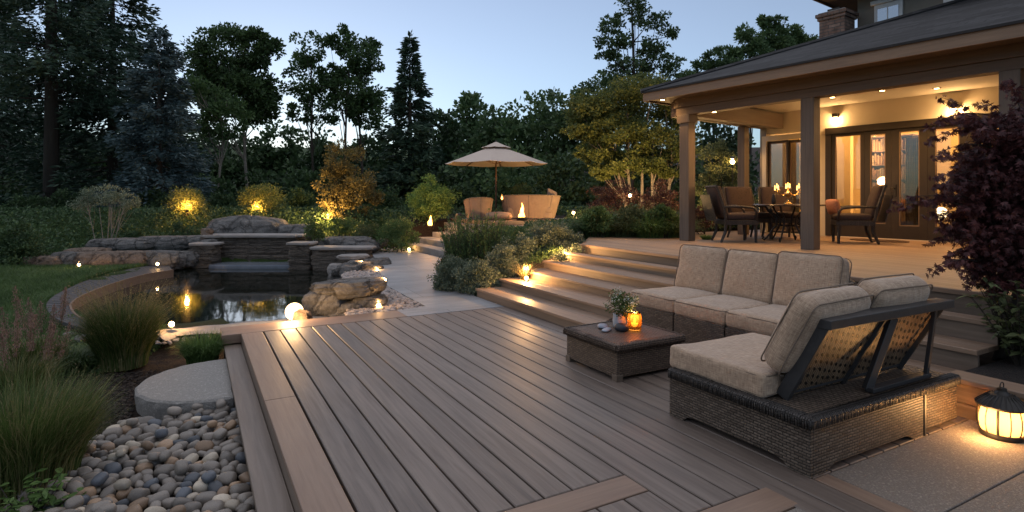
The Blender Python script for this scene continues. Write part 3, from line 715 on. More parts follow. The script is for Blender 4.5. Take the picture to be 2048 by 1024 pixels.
# fine wrapped strands of the rim
ws = MB(); rr_ = random.Random(3)
y = Y0-.005
while y < Y1:
    ws.tube([(X0-.018,y,.289),(X0-.020,y+.003,.335),(X0-.008,y+.006,.3475),(X0+.05,y+.012,.349),(X0+.077,y+.01,.344)], rr_.uniform(.0055,.0085), 5); y += rr_.uniform(.013,.019)
x = X0+.0
while x < 4.9-4:
    ws.tube([(x,Y0-.011,.289),(x+.003,Y0-.013,.335),(x+.006,Y0-.003,.3475),(x+.01,Y0+.05,.349)], rr_.uniform(.0055,.0085), 5); x += rr_.uniform(.013,.019)
ws.build('wrapped_strands', M['wickerd'], lg, smooth=True)
MB().box(X0+.06, 4.895-4, Y0+.06, Y1-.05, .30, .338).build('woven_top', wicker('top_weave', (.010,.008,.006), (.12,.085,.06), (.19,.14,.10), bw=.05, rh=.022), lg)
# seat cushion
cushion('seat_cushion', lg, T((3.685-4, 2.88-2.65, .425)), .475, .425, .076, .035, (.012,.010), seed=11)
# reclining back frame
fr = empty_fr = None
BL, TL = Vector(LL(3.37,2.43,.35)), Vector(LL(3.40,2.165,.865)); BR, TR = Vector(LL(4.72,2.43,.35)), Vector(LL(4.79,2.165,.865))
f = MB(); f.bar(BL, TL, .045, .085); f.bar(BR, TR, .045, .07)
f.bar(TL+Vector((-.03,0,.008)), TR+Vector((.07,0,.008)), .12, .058); f.bar(BL+Vector((0,.0,.03)), BR+Vector((0,0,.03)), .05, .035)
MLo, MHi = BL.lerp(BR, .47), TL.lerp(TR, .47); f.bar(MLo, MHi, .03, .06)
f.bar(TR+Vector((-.08,.0,-.03)), Vector(LL(4.66,2.20,.352)), .03, .03); f.bar(TL.lerp(TR,.55)+Vector((0,0,-.03)), Vector(LL(3.98,2.235,.352)), .04, .055)
f.bar(Vector(LL(3.96,2.21,.357)), Vector(LL(4.70,2.21,.357)), .06, .03)
fo = f.build('back_frame', M['charcoal'], lg, bev=.004)
m, t, b, o = nt('cane_webbing')      # broad diagonal cane weave with dark gaps
v = coords(t, 'UV', (1,1,1), (0,0,R(38)))
nz_ = N(t, 'ShaderNodeTexNoise', Scale=7, Detail=2); L(t, v, nz_.inputs['Vector'])
vv_ = t.nodes.new('ShaderNodeVectorMath'); vv_.operation = 'MULTIPLY_ADD'; L(t, nz_.outputs['Color'], vv_.inputs[0]); vv_.inputs[1].default_value = (.05,.035,0); L(t, v, vv_.inputs[2])
sp_ = t.nodes.new('ShaderNodeSeparateXYZ'); L(t, vv_.outputs[0], sp_.inputs[0])
def sine(out, per):
    a = N(t, 'ShaderNodeMath', operation='MULTIPLY'); a.inputs[1].default_value = 2*math.pi/per; L(t, out, a.inputs[0]); q_ = N(t, 'ShaderNodeMath', operation='SINE'); L(t, a.outputs[0], q_.inputs[0]); return q_.outputs[0]
pr_ = N(t, 'ShaderNodeMath', operation='MULTIPLY'); L(t, sine(sp_.outputs[0], .125), pr_.inputs[0]); L(t, sine(sp_.outputs[1], .058), pr_.inputs[1])
fn_ = sine(sp_.outputs[1], .0115)
st_ = ramp(t, fn_, [(.0, (.10,.062,.036)), (.6, (.25,.165,.095))])
hl_ = ramp(t, pr_.outputs[0], [(.40, 1.0), (.58, .06)])
n1 = N(t, 'ShaderNodeTexNoise', Scale=6, Detail=4); L(t, v, n1.inputs['Vector'])
c_a = mixc(t, 1, st_, hl_, 'MULTIPLY'); L(t, mixc(t, 1, c_a, ramp(t, n1.outputs[0], [(.3,.55),(.7,1.3)]), 'MULTIPLY'), b.inputs['Base Color']); b.inputs['Roughness'].default_value = .5
bump(t, b, hl_, .8, .006)
for (a_, b2, c_, d_) in ((BL, MLo, MHi, TL), (MLo, BR, TR, MHi)):
    nrm = (b2-a_).cross(d_-a_).normalized()*.008
    p = [a_, b2, c_, d_]; MB().add([q-nrm for q in p]+[q+nrm for q in p], [(0,1,2,3),(7,6,5,4),(0,4,5,1),(1,5,6,2),(2,6,7,3),(3,7,4,0)]).build('cane_panel', m, lg)
for i, (xc, hw, rz, lift) in enumerate(((3.66, .375, 4, 0), (4.40, .345, -2, .025))):
    M4 = T(LL(xc, 2.375, .775+lift)) @ Euler((R(117), 0, R(rz))).to_matrix().to_4x4()
    cushion('back_cushion', lg, M4, hw, .285, .085, .075, (.05,.016), seed=21+i)

# ================================================================ low table and what stands on it
tb = empty('coffee_table', (3.70,4.43,0), 'low square brown wicker table with a candle jar and flowers on it', 'table')
h = .415
sk = MB(); a_ = .395
sk.box(-a_, a_, -a_, a_, .034, .262); sk.build('base', M['wickert'], tb, bev=.006)
for x in (-1,1):
    for y in (-1,1): MB().cbox(x*a_*.93-.035, x*a_*.93+.035, y*a_*.93-.035, y*a_*.93+.035, 0, .058).build('foot', M['post'], tb)
MB().rbox(0, 0, .300, .42, .42, .035, .022, seg=12).build('top', wicker('table_top_weave', (.02,.012,.008), (.10,.06,.04), (.19,.125,.088), bw=.05, rh=.018), tb, smooth=True)
ws = MB()
for s in range(4):
    Mx = Matrix.Rotation(R(90*s), 4, 'Z'); q = -.41
    while q < .41:
        ws.tube([Mx @ Vector(p) for p in ((q,-.417,.268),(q+.004,-.427,.30),(q+.007,-.418,.331),(q+.01,-.37,.3355))], random.uniform(.006,.009), 5); q += random.uniform(.016,.021)
ws.build('wrapped_edge', wicker('table_edge', (.02,.013,.009), (.11,.075,.055), (.18,.125,.09)), tb, smooth=True)
zt = .337
def jar(x, y, z, r, hh, mat, name='glass'): pass
cj = empty('candle_jar', (3.80,4.37,zt), 'glowing amber glass candle jar on the low wicker table, beside the flower vase', 'candle jar')
m, t, b, o = nt('amber_glass'); 
tr = t.nodes.new('ShaderNodeBsdfTransparent'); tr.inputs[0].default_value = (1,.62,.28,1); tl = t.nodes.new('ShaderNodeBsdfTranslucent'); tl.inputs[0].default_value = (.9,.52,.20,1)
gl = t.nodes.new('ShaderNodeBsdfGlossy'); gl.inputs['Roughness'].default_value = .05
m1 = t.nodes.new('ShaderNodeMixShader'); m1.inputs[0].default_value = .28; L(t, tr.outputs[0], m1.inputs[1]); L(t, tl.outputs[0], m1.inputs[2])
m2 = t.nodes.new('ShaderNodeMixShader'); lw = t.nodes.new('ShaderNodeLayerWeight'); lw.inputs[0].default_value = .35; L(t, lw.outputs['Fresnel'], m2.inputs[0]); L(t, m1.outputs[0], m2.inputs[1]); L(t, gl.outputs[0], m2.inputs[2]); L(t, m2.outputs[0], o.inputs[0])
M['amber'] = m
MB().lathe([(.0001,.004),(.062,.004),(.068,.02),(.070,.07),(.072,.13),(.062,.155),(.060,.178),(.066,.184),(.058,.180),(.058,.155),(.066,.13),(.064,.02),(.0001,.012)], n=28).build('glass_jar', M['amber'], cj, smooth=True)
MB().lathe([(.0001,.014),(.055,.014),(.057,.07),(.0001,.072)], n=20).build('wax', emit('glowing_wax', (1,.6,.22), .9), cj, smooth=True)
MB().lathe([(.0001,.075),(.009,.085),(.011,.100),(.005,.122),(.0001,.135)], n=10).build('flame', M['flame'], cj, smooth=True)
lamp((0,0,.15), .8, parent=cj, r=.02)
fv = empty('flower_vase', (3.76,4.555,zt), 'white stoneware vase of small cream flowers standing on the low wicker table', 'vase')
MB().lathe([(.0001,.0),(.055,.0),(.062,.02),(.066,.08),(.060,.12),(.064,.14),(.056,.14),(.052,.11),(.0001,.10)], n=24).build('vase', pm('stoneware', (.42,.43,.45), (.33,.34,.36), scale=14, rough=.6), fv, smooth=True)
P = []; S = MB()
for k in range(26):
    a = random.uniform(0,6.28); r_ = random.uniform(.02,.17); z_ = random.uniform(.19,.37); tip = Vector((r_*math.cos(a)+.02, r_*math.sin(a)-.02, z_))
    S.tube([(tip.x*.15,tip.y*.15,.10),(tip.x*.5,tip.y*.5,z_*.62),tip], [.002,.0017,.001], 4); P.append(tip)
S.build('stems', leafm('flower_stem', [(.05,.08,.02),(.07,.11,.03),(.1,.14,.04)]), fv)
lp = np.concatenate([np.array(p)*np.array([.75,.75,1]) - np.array([0,0,.03]) + rng.normal(0,.03,(46,3)) for p in P]); lp = lp[lp[:,2] > .1]
npmesh('foliage', leafquads(lp, .026, .55), 4, leafm('vase_leaf', [(.035,.06,.015),(.06,.10,.025),(.10,.15,.04)]), fv, rng.uniform(0,1,len(lp)))
lp = np.concatenate([np.array(p) + rng.normal(0,.017,(17,3)) for p in P]); npmesh('blossom', leafquads(lp, .017, .9), 4, leafm('cream_petals', [(.62,.52,.30),(.75,.66,.42),(.82,.75,.55)]), fv, rng.uniform(0,1,len(lp)))
for (x, y, sx_, sy_, sz_, c_, lab) in ((3.60,4.62,.075,.055,.022,(.24,.27,.33),'pale blue grey flat stone on the low table, farthest from the candle'),
        (3.555,4.50,.085,.04,.014,(.30,.33,.38),'thin pale stone lying flat at the front of the low table'), (3.685,4.425,.075,.06,.042,(.035,.037,.045),'dark rounded stone on the low table in front of the vase')):
    o = rock_mesh('table_stone', pm('polished_stone', c_, rough=.5, bs=.1), (sx_,sy_,sz_), x*3, sub=3, amp=.06, freq=.5); o.location = (x,y,zt+sz_*.8); o.rotation_euler = (0,0,x*9)
    tag(o, lab, 'stone')

# ================================================================ lantern and timber planter
ln = empty('lantern', (4.90,1.84,-.004), 'round black metal lantern with glowing panels on the patio, against the timber planter', 'lantern')
ln.scale = (.92,.92,.90)
prof = [(.125,.03),(.14,.06),(.148,.11),(.146,.17),(.13,.235)]
m, t, b, o = nt('lantern_panel'); tl = t.nodes.new('ShaderNodeBsdfTranslucent'); tl.inputs[0].default_value = (.85,.55,.28,1); em = t.nodes.new('ShaderNodeEmission'); em.inputs[0].default_value = (1,.58,.22,1); em.inputs[1].default_value = .22
ad_ = t.nodes.new('ShaderNodeAddShader'); L(t, tl.outputs[0], ad_.inputs[0]); L(t, em.outputs[0], ad_.inputs[1]); L(t, ad_.outputs[0], o.inputs[0]); m.cycles.emission_sampling = 'NONE'
MB().lathe([(r*.955, z) for r, z in prof], n=32).build('panels', m, ln, smooth=True)
fb = MB()
for k in range(12):
    a = 2*math.pi*k/12+.2; fb.tube([(r*math.cos(a), r*math.sin(a), z) for r, z in prof], .0045 if k % 3 else .009, 6)
fb.lathe([(.0001,0),(.13,0),(.138,.02),(.135,.04),(.12,.042)], n=32); fb.build('cage', M['black'], ln, smooth=False)
cp = MB(); cp.lathe([(.12,.228),(.158,.232),(.162,.245),(.12,.285),(.075,.318),(.05,.325),(.032,.35),(.03,.37),(.0001,.378)], n=32)
for k in range(24):
    a = 2*math.pi*k/24; cp.tube([(.16*math.cos(a),.16*math.sin(a),.247),(.078*math.cos(a+.1),.078*math.sin(a+.1),.322)], .005, 5)
cp.build('cap', M['black'], ln)
MB().tube([(.03*math.cos(t_), 0, .385+.03*math.sin(t_)) for t_ in np.linspace(0,2*math.pi,17)], .004, 6).build('ring', M['black'], ln, smooth=True)
MB().lathe([(.0001,.05),(.03,.05),(.03,.13),(.0001,.14)], n=12).build('candle', emit('lantern_candle', (1,.62,.25), 3), ln)
lamp((0,0,.15), 2.6, parent=ln, r=.03); 
lamp((-.19,.02,.14), 4.5, parent=ln, r=.06)
tw = empty('timber_planter_wall', (5.06,.4,0), 'low retaining wall of stacked sawn timbers beside the patio, behind the lantern', 'wall')
M['sleeper'] = wood('sawn_sleeper', (.17,.115,.07), (.27,.19,.12), 'Y', .5, rough=.7, var=.2, bs=.9)
for k in range(2): MB().cbox(.0, .12, -2.4, 1.86, -.05+k*.153, .098+k*.153, .008).build('sleeper', M['sleeper'], tw, bev=.004)
MB().cbox(-.02, .22, -2.4, 1.87, .253, .29, .006).build('cap_board', M['step'], tw)
pbed = MB(); pbed.box(5.19, 8.2, -3, 2.27, -.2, .262); tag(pbed.build('planting_bed', M['mulch']), kind='structure')

# ================================================================ path lights and other garden lamps
def path_light(p, label, power=6, bulb=.028, hh=.07, style='puck', lz=.03):
    r_ = empty('garden_light', p, label, 'garden light', 'small warm garden lights')
    if style == 'puck':
        MB().lathe([(.0001,0),(.045,0),(.05,.012),(.035,.02),(.02,hh*.5),(.0001,hh*.5)], n=14).build('housing', M['black'], r_)
    else:
        b_ = MB(); b_.tube([(0,0,-.05),(0,0,hh*.9)], .010, 8); b_.lathe([(.07,hh+bulb*1.4),(.045,hh+bulb*2.2),(.0001,hh+bulb*2.6)], n=16); b_.tube([(0,0,hh*.9),(0,0,hh+bulb*2.3)], .004, 6); b_.build('housing', M['black'], r_)
    MB().lathe([(bulb*math.sin(a)+1e-5, hh-bulb*math.cos(a)*1.0) for a in np.linspace(0, math.pi, 9)], n=14).build('bulb', M['bulb'], r_, smooth=True)
    if power: lamp((0,0,hh+bulb+lz), power, parent=r_, r=.03)
    return r_

# ================================================================ house (built in its own frame: +x into the house, +y to the far end)
PF = W(3.54, 11.6)
HR = math.atan2(.133, .991)
house = empty('house', (PF.x, PF.y, 0), 'house with a lit covered porch, dark hip roof and glazed doors at the right', 'house', rz=HR)
def hp(b, name, mat, **k): return b.build(name, M[mat] if isinstance(mat, str) else mat, house, **k)
ZF, ZBm, ZE = .781, 3.31, 3.64
for i, y in enumerate((0, -2.45, -5.06, -8.0)):
    hp(MB().box(-.11, .11, y-.11, y+.11, ZF, ZBm-.002), 'porch_post', 'post', bev=.006)
hp(MB().box(-.145,.145,-.145,.145, ZBm-.16, ZBm-.001), 'post_cap', 'post', bev=.005)
hp(MB().box(2.55, 2.75, .30, .48, ZF, ZBm), 'porch_post', 'post', bev=.006)
hp(MB().box(-.10, .12, -10, .2, ZBm, ZBm+.15), 'lower_beam', 'beam', bev=.004)
hp(MB().box(-.13, .14, -10, .24, ZBm+.155, ZE), 'upper_beam', 'beam', bev=.004)
hp(MB().box(.142, 3.55, -.10, .12, ZBm-.02, ZE-.01), 'cross_beam', 'beamx', bev=.004)
hp(MB().box(.12, 3.55, .36, .50, ZBm+.02, ZE-.01), 'end_beam', 'beamx', bev=.004)
hp(MB().box(-.585, -.135, -10, .585, ZE, ZE+.02), 'soffit', 'beam')
hp(MB().box(-.134, 4.2, .245, .585, ZE, ZE+.02), 'soffit', 'beam')
hp(MB().box(-.62, -.588, -10.2, .62, ZE-.035, ZE+.16), 'fascia', 'fascia', bev=.003)
hp(MB().box(-.586, 8.9, .588, .62, ZE-.035, ZE+.16), 'fascia', 'beamx', bev=.003)
hp(MB().box(.15, 3.58, -10, .358, 3.68, 3.70), 'porch_ceiling', 'ceil')
# hip roof
m, t, b, o = nt('slate_shingles'); 
tc = t.nodes.new('ShaderNodeTexCoord'); v = tc.outputs['UV']
br = t.nodes.new('ShaderNodeTexBrick'); L(t, v, br.inputs['Vector']); br.offset = .37
for k, x in (('Scale',1),('Mortar Size',.014),('Mortar Smooth',.3),('Brick Width',.40),('Row Height',.18),('Bias',-.1)): br.inputs[k].default_value = x
br.inputs['Color1'].default_value = (.005,.005,.006,1); br.inputs['Color2'].default_value = (.032,.031,.034,1); br.inputs['Mortar'].default_value = (.006,.006,.007,1)
n1 = N(t, 'ShaderNodeTexNoise', Scale=3, Detail=7, Roughness=.7); L(t, v, n1.inputs['Vector'])
L(t, mixc(t, 1, br.outputs['Color'], ramp(t, n1.outputs[0], [(.3,.6),(.7,1.35)]), 'MULTIPLY'), b.inputs['Base Color']); b.inputs['Roughness'].default_value = .7
sx_ = t.nodes.new('ShaderNodeSeparateXYZ'); L(t, v, sx_.inputs[0]); dv = N(t, 'ShaderNodeMath', operation='DIVIDE'); dv.inputs[1].default_value = .18; L(t, sx_.outputs[1], dv.inputs[0]); fr_ = N(t, 'ShaderNodeMath', operation='FRACT'); L(t, dv.outputs[0], fr_.inputs[0])
iv = N(t, 'ShaderNodeMath', operation='SUBTRACT'); iv.inputs[0].default_value = 1; L(t, fr_.outputs[0], iv.inputs[1]); bump(t, b, iv.outputs[0], 1, .07)
ZR, PT = ZE+.165, .37
def roofz(x, y): return ZR + PT*min(x+.65, .65-y, 9.25-x)
rf = MB(); c0 = (-.65,.65,ZR); TR_ = 4.95; c1 = (-.65+TR_, .65-TR_, ZR+PT*TR_)
rf.add([(-.65,.65,ZR),(-.65,-12,ZR),(4.3,-12,ZR+PT*4.95),c1], [(0,3,2,1)])
rf.add([(9.25,.65,ZR),(-.65,.65,ZR),c1], [(0,2,1)])
rf.add([(9.25,-12,ZR),(9.25,.65,ZR),c1,(4.3,-12,ZR+PT*4.95)], [(0,3,2,1)][::1])
rf.add([(-.65,.65,ZR-.035),(-.65,-12,ZR-.035),(9.25,-12,ZR-.035),(9.25,.65,ZR-.035)], [(0,1,2,3)])
rf.add([(-.65,.65,ZR),(-.65,.65,ZR-.035),(-.65,-12,ZR-.035),(-.65,-12,ZR),(9.25,.65,ZR),(9.25,.65,ZR-.035)], [(0,3,2,1),(0,1,5,4)])
ro = rf.build('roof', m, house)
for p in ro.data.polygons:            # courses run parallel to the eaves
    n = p.normal
    for li in p.loop_indices:
        c = ro.data.vertices[ro.data.loops[li].vertex_index].co
        if abs(n.x) > abs(n.y): ro.data.uv_layers[0].data[li].uv = (c.y, (c.x+.65)*1.066)
        else: ro.data.uv_layers[0].data[li].uv = (c.x, (.65-c.y)*1.066)
rc = MB(); rc.tube([Vector((-.65,.65,ZR+.01)), Vector(c1)+Vector((0,0,.02))], .05, 6); rc.build('hip_cap', m, ro)
# wall with doors at x = 3.6
XW = 3.6
hp(MB().box(XW, XW+.16, -10, .5, 3.19, 3.72), 'wall', 'cream')          # band over the doors
hp(MB().box(XW, XW+.16, -10, .5, .4, .80), 'wall', 'cream')
hp(MB().box(XW, XW+.16, .38, .5, .80, 3.19), 'wall', 'cream'); hp(MB().box(XW, XW+.16, -1.045, -.80, .80, 3.19), 'wall', 'cream')
hp(MB().box(XW-.06, XW-.002, -.90, .44, 3.02, 3.14), 'window_head', 'cream')
hp(MB().box(XW-.05, XW-.002, .34, .44, .80, 3.018), 'window_jamb', 'cream'); hp(MB().box(XW-.05, XW-.002, -.90, -.81, .80, 3.018), 'window_jamb', 'cream')
hp(MB().box(3.56, 9, .34, .5, .3, 5.0), 'end_wall', 'taupe')
def framed(name, y0, y1, z0, z1, stile, rail_b, rail_t, gmat, x=XW, th=.07, handle=False, fm='frame'):
    f = MB(); f.box(x, x+th, y0, y0+stile, z0, z1); f.box(x, x+th, y1-stile, y1, z0, z1); f.box(x, x+th, y0+stile, y1-stile, z0, z0+rail_b); f.box(x, x+th, y0+stile, y1-stile, z1-rail_t, z1)
    w_ = f.build(name, M[fm], house, bev=.003)
    MB().box(x+th*.4, x+th*.6, y0+stile+.001, y1-stile-.001, z0+rail_b, z1-rail_t).build('pane', M[gmat], w_)
    gf = MB(); g = .018
    for a in ((y0+stile, y0+stile+g, z0+rail_b, z1-rail_t), (y1-stile-g, y1-stile, z0+rail_b, z1-rail_t), (y0+stile+g, y1-stile-g, z0+rail_b, z0+rail_b+g), (y0+stile+g, y1-stile-g, z1-rail_t-g, z1-rail_t)): gf.box(x+.012, x+th-.012, *a)
    gf.build('bead', M['fascia'], w_)
    if handle:
        h_ = MB(); h_.box(x-.02, x-.002, handle-.02, handle+.02, 1.68, 1.92); h_.tube([(x-.02,handle,1.84),(x-.06,handle,1.84),(x-.06,handle+.11,1.84)], .009, 8); h_.build('handle', M['black'], w_)
    return w_
# bay windows left, sliding panels
framed('sliding_window', -.16, .34, .80, 3.018, .04, .05, .05, 'glassd', x=XW+.03)
framed('sliding_window', -.80, -.12, .80, 3.018, .045, .05, .05, 'glassd', x=XW+.11)
# doors: frame members between the glass fields
fr = MB()
fr.box(XW-.04, XW+.10, -1.165, -1.047, .80, 3.19)
hp(fr, 'door_frame', 'frame', bev=.004)
hp(MB().box(XW-.05, XW+.10, -10, -1.047, 3.06, 3.20), 'door_head', 'frame', bev=.004)
framed('glazed_door', -1.84, -1.167, .80, 3.058, .072, .27, .05, 'glass')
framed('side_light', -2.345, -1.842, .80, 3.058, .105, .30, .07, 'glass')
framed('glazed_door', -2.985, -2.347, .80, 3.058, .14, .27, .06, 'glass', handle=-2.42)
framed('glazed_door', -3.62, -2.987, .80, 3.058, .12, .27, .06, 'glass')
framed('glazed_door', -4.30, -3.622, .80, 3.058, .12, .27, .06, 'glass')
framed('glazed_door', -5.0, -4.302, .80, 3.058, .12, .27, .06, 'glass')
hp(MB().box(XW, XW+.16, -10, -5.002, .80, 3.06), 'wall', 'cream')
# room behind the glass
hp(MB().box(XW+.17, 8, -9.5, .33, .70, .80), 'room_floor', 'fascia')
hp(MB().box(8, 8.1, -9.5, .33, .70, 3.75), 'room_wall', 'gold_room'); hp(MB().box(XW+.17, 8, -9.6, -9.5, .7, 3.75), 'room_wall', 'gold_room')
hp(MB().box(XW+.161, 8, -9.5, .33, 3.72, 3.78), 'room_ceiling', 'ceil')
hp(MB().box(XW+1.2, XW+1.36, -1.05, -.25, .80, 3.72), 'inner_wall', 'gold_room')
hp(MB().box(XW+1.7, XW+1.86, -3.05, -2.55, .80, 3.72), 'inner_wall', 'gold_room')
for y in (-.06, -.50): hp(MB().box(XW+.5, XW+.56, y-.13, y+.13, .80, 3.1), 'curtain_panel', 'gold_room')
# bookcase, curtain, table lamp inside
def inh(x, y, z=0): 
    c_, s_ = math.cos(HR), math.sin(HR); return Vector((PF.x+x*c_-y*s_, PF.y+x*s_+y*c_, z))
bk = empty('bookcase', inh(XW+.72, -2.06, .80), 'tall lit bookcase of old books seen through the narrow glazed side light', 'bookcase', rz=HR)
c_ = MB(); 
for k in range(8): c_.box(0, .3, -.42, .42, k*.31, k*.31+.025)
c_.box(0,.3,-.44,-.42,0,2.2); c_.box(0,.3,.42,.44,0,2.2); c_.box(.3,.32,-.44,.44,0,2.2); c_.build('case', M['fascia'], bk)
bkm = stonem('book_spines', [(.22,.10,.05),(.35,.22,.10),(.12,.05,.03),(.42,.30,.16),(.20,.16,.08),(.30,.13,.06)], .6)
V = []; rr = []
for k in range(7):
    y = -.41
    while y < .38:
        w_ = random.uniform(.02,.045); h_ = random.uniform(.19,.27); q = MB().box(.02+random.uniform(0,.03), .25, y, y+w_-.002, k*.31+.026, k*.31+.026+h_); A = np.array(q.v)
        for f_ in q.f: V.append(A[list(f_)]); 
        rr += [random.random()]*6; y += w_
npmesh('books', np.array(V), 4, bkm, bk, rr)
cu = empty('curtain', inh(XW+.45, -2.68, .85), 'patterned beige curtain hanging inside the glazed door nearest the bookcase', 'curtain', rz=HR)
q = MB(); nP = 40; vs = []
for i in range(nP+1):
    y = -.05+.28*i/nP; x = .035*math.sin(i*1.1); vs += [(x,y,0),(x+.01*math.sin(i),y,2.05)]
q.add(vs, [(2*i,2*i+2,2*i+3,2*i+1) for i in range(nP)])
q.build('cloth', wicker('curtain_weave', (.10,.08,.05), (.30,.24,.15), (.42,.35,.22), bw=.03, rh=.02, bs=.3), cu, smooth=True)
MB().tube([(0,-.2,2.07),(0,.4,2.07)], .012, 8).build('rod', M['black'], cu)
tl_ = empty('globe_lamp', inh(XW+.9, -2.93, .80), 'bright globe lamp standing low inside the glazed doors near the curtain', 'lamp')
MB().lathe([(.0001,0),(.12,0),(.12,.02),(.015,.03),(.015,.40),(.0001,.40)], n=16).build('stand', M['black'], tl_)
MB().lathe([(.13*math.sin(a)+1e-5, .52-.13*math.cos(a)) for a in np.linspace(0, math.pi, 13)], n=20).build('globe', emit('globe_glow', (1,.72,.38), 2.2), tl_, smooth=True)
# lights in the room
cl = empty('room_light', inh(6.0, -2.4, 3.6), 'warm ceiling light inside the room behind the glazed doors', 'ceiling light')
MB().lathe([(.0001,-.06),(.16,-.05),(.2,0),(.2,.1),(.0001,.1)], n=20).build('shade', M['bulb_soft'], cl, smooth=True); lamp((0,0,-.25), 165, (1,.56,.22), .2, parent=cl)
lamp(inh(XW+.30, -1.7, 2.7), 14, (1,.55,.22), .05, name='bookcase_fill'); lamp(inh(XW+.6,-.3,3.5), 14, (1,.56,.22), .1, name='window_light'); lamp(inh(XW+.8,-3.6,3.0), 34, (1,.56,.22), .15, name='room_side_light')  # bookcase lamp is an added, unseen fill for the shelves
# recessed lights
def downlight(x, y, z, power, label, r=.055, big=False):
    p = inh(x, y, z); o = empty('downlight', p, label, 'recessed light', 'recessed porch lights')
    MB().lathe([(r*.8,0),(r*1.25,-.004),(r*1.25,-.012),(r*.85,-.014),(r*.8,0)], n=20).build('trim', M['fascia'], o)
    MB().lathe([(.0001,-.016),(r*.7,-.012),(r*.84,-.006),(.0001,-.004)], n=16).build('lens', M['bulb'], o)
    lamp((0,0,-.05), power, (1,.54,.20), .04, spot=150, blend=.9, parent=o)
PWR = 12
for x, y, z, p, lab in ((-.36,.33,ZE,12,'amber recessed light under the eave at the left corner of the porch roof'), (.0,-.62,ZBm,16,'amber recessed light under the front beam just right of the corner post'),
    (1.9,-.9,3.68,26,'recessed ceiling light left of the second porch post'), (2.35,-1.75,3.68,30,'recessed ceiling light just right of the second porch post'),
    (2.35,-2.65,3.68,30,'recessed ceiling light over the bookcase window'), (1.0,-2.9,3.68,22,'faint recessed ceiling light nearest the front beam'), (2.9,-3.35,3.68,26,'recessed ceiling light farthest right, beside the purple maple')):
    downlight(x, y, z, p*1.05, lab)
def sconce(y, z, label, pw):
    o = empty('wall_light', inh(XW-.002, y, z), label, 'wall light', 'porch wall lights', rz=HR)
    MB().box(-.10, -.001, -.055, .055, -.04, .045).build('housing', M['black'], o, bev=.006); MB().box(-.085,-.02,-.04,.04,-.05,-.042).build('lens', M['bulb'], o)
    lamp((-.10,0,-.10), pw, (1,.58,.24), .03, parent=o)
sconce(-1.27, 3.46, 'small black wall light over the left glazed door', 6); sconce(-3.45, 3.38, 'bright wall light behind the twigs of the purple maple', 8)
# upper storey
XU = 3.8
hp(MB().box(XU, 9, -11, -1.62, 3.8, 6.06), 'upper_wall', 'taupe')
wi = MB(); wi.box(XU-.05, XU-.002, -2.50, -1.97, 4.6, 5.74); wo_ = hp(wi, 'upper_window', 'white', bev=.004)
MB().box(XU-.09, XU-.003, -2.56, -1.91, 5.745, 5.83).build('head_trim', M['white'], wo_, bev=.006)
MB().box(XU-.066, XU-.052, -2.43, -2.04, 4.6, 5.64).build('pane', glass('upper_pane', (.3,.33,.4), .75, .08), wo_)
q = MB(); q.box(XU-.074, XU-.067, -2.24, -2.22, 4.6, 5.64); q.box(XU-.074,XU-.067,-2.43,-2.04,5.36,5.38); q.build('glazing_bar', M['white'], wo_)
wi = MB(); wi.box(XU-.05, XU-.002, -3.9, -3.2, 5.0, 5.6); hp(wi, 'upper_window', 'white')
MB().box(3.15, 9.6, -12, -.98, 6.062, 6.10).build('upper_soffit', M['beam'], house); hp(MB().box(3.10, 3.148, -12, -.94, 6.03, 6.20), 'upper_fascia', 'beam'); hp(MB().box(3.15, 9.6, -.978, -.94, 6.03, 6.20), 'upper_fascia', 'beam')
u = MB(); u.add([(3.05,-.9,6.2),(3.05,-12,6.2),(6.5,-12,7.7),(6.5,-4.3,7.7),(9.9,-.9,6.2),(9.9,-12,6.2)], [(0,3,2,1),(0,4,3),(4,5,2,3),(0,1,5,4)]); u.build('upper_roof', m, house)
# chimney
m2, t, b, o = nt('chimney_brick'); v = coords(t, 'UV'); br = t.nodes.new('ShaderNodeTexBrick'); L(t, v, br.inputs['Vector'])
for k, x in (('Scale',1),('Mortar Size',.009),('Mortar Smooth',.2),('Brick Width',.24),('Row Height',.068)): br.inputs[k].default_value = x
br.inputs['Color1'].default_value = (.16,.095,.07,1); br.inputs['Color2'].default_value = (.27,.18,.14,1); br.inputs['Mortar'].default_value = (.09,.08,.072,1)
n1 = N(t, 'ShaderNodeTexNoise', Scale=7, Detail=6); L(t, v, n1.inputs['Vector']); L(t, mixc(t, 1, br.outputs['Color'], ramp(t, n1.outputs[0], [(.3,.55),(.7,1.3)]), 'MULTIPLY'), b.inputs['Base Color']); b.inputs['Roughness'].default_value = .9; bump(t, b, br.outputs['Fac'], -.8, .015)
ch = MB(); ch.box(3.13, 3.62, -1.64, -1.12, 4.2, 5.50); co_ = ch.build('chimney', m2, house)
q = MB(); q.box(3.10,3.65,-1.67,-1.09,5.50,5.57); q.box(3.07,3.68,-1.70,-1.06,5.57,5.64); q.build('corbel', m2, co_)
MB().box(3.11,3.64,-1.66,-1.10,5.64,5.67).build('cap', M['slab'], co_, bev=.01); MB().box(3.22,3.5,-1.5,-1.25,5.67,5.74).build('flue', M['black'], co_)
# door mat
mt = MB(); mt.lathe([(.0001,0),(.52,0),(.53,.012),(.50,.018),(.0001,.018)], n=40); o = mt.build('door_mat', pm('coir_mat', (.10,.06,.04), scale=60, rough=.95, bs=.8))
o.scale = (.55,1,1); o.location = inh(XW-.62, -2.35, .7825); o.rotation_euler = (0,0,HR); tag(o, 'half round brown coir mat in front of the glazed doors', 'door mat')

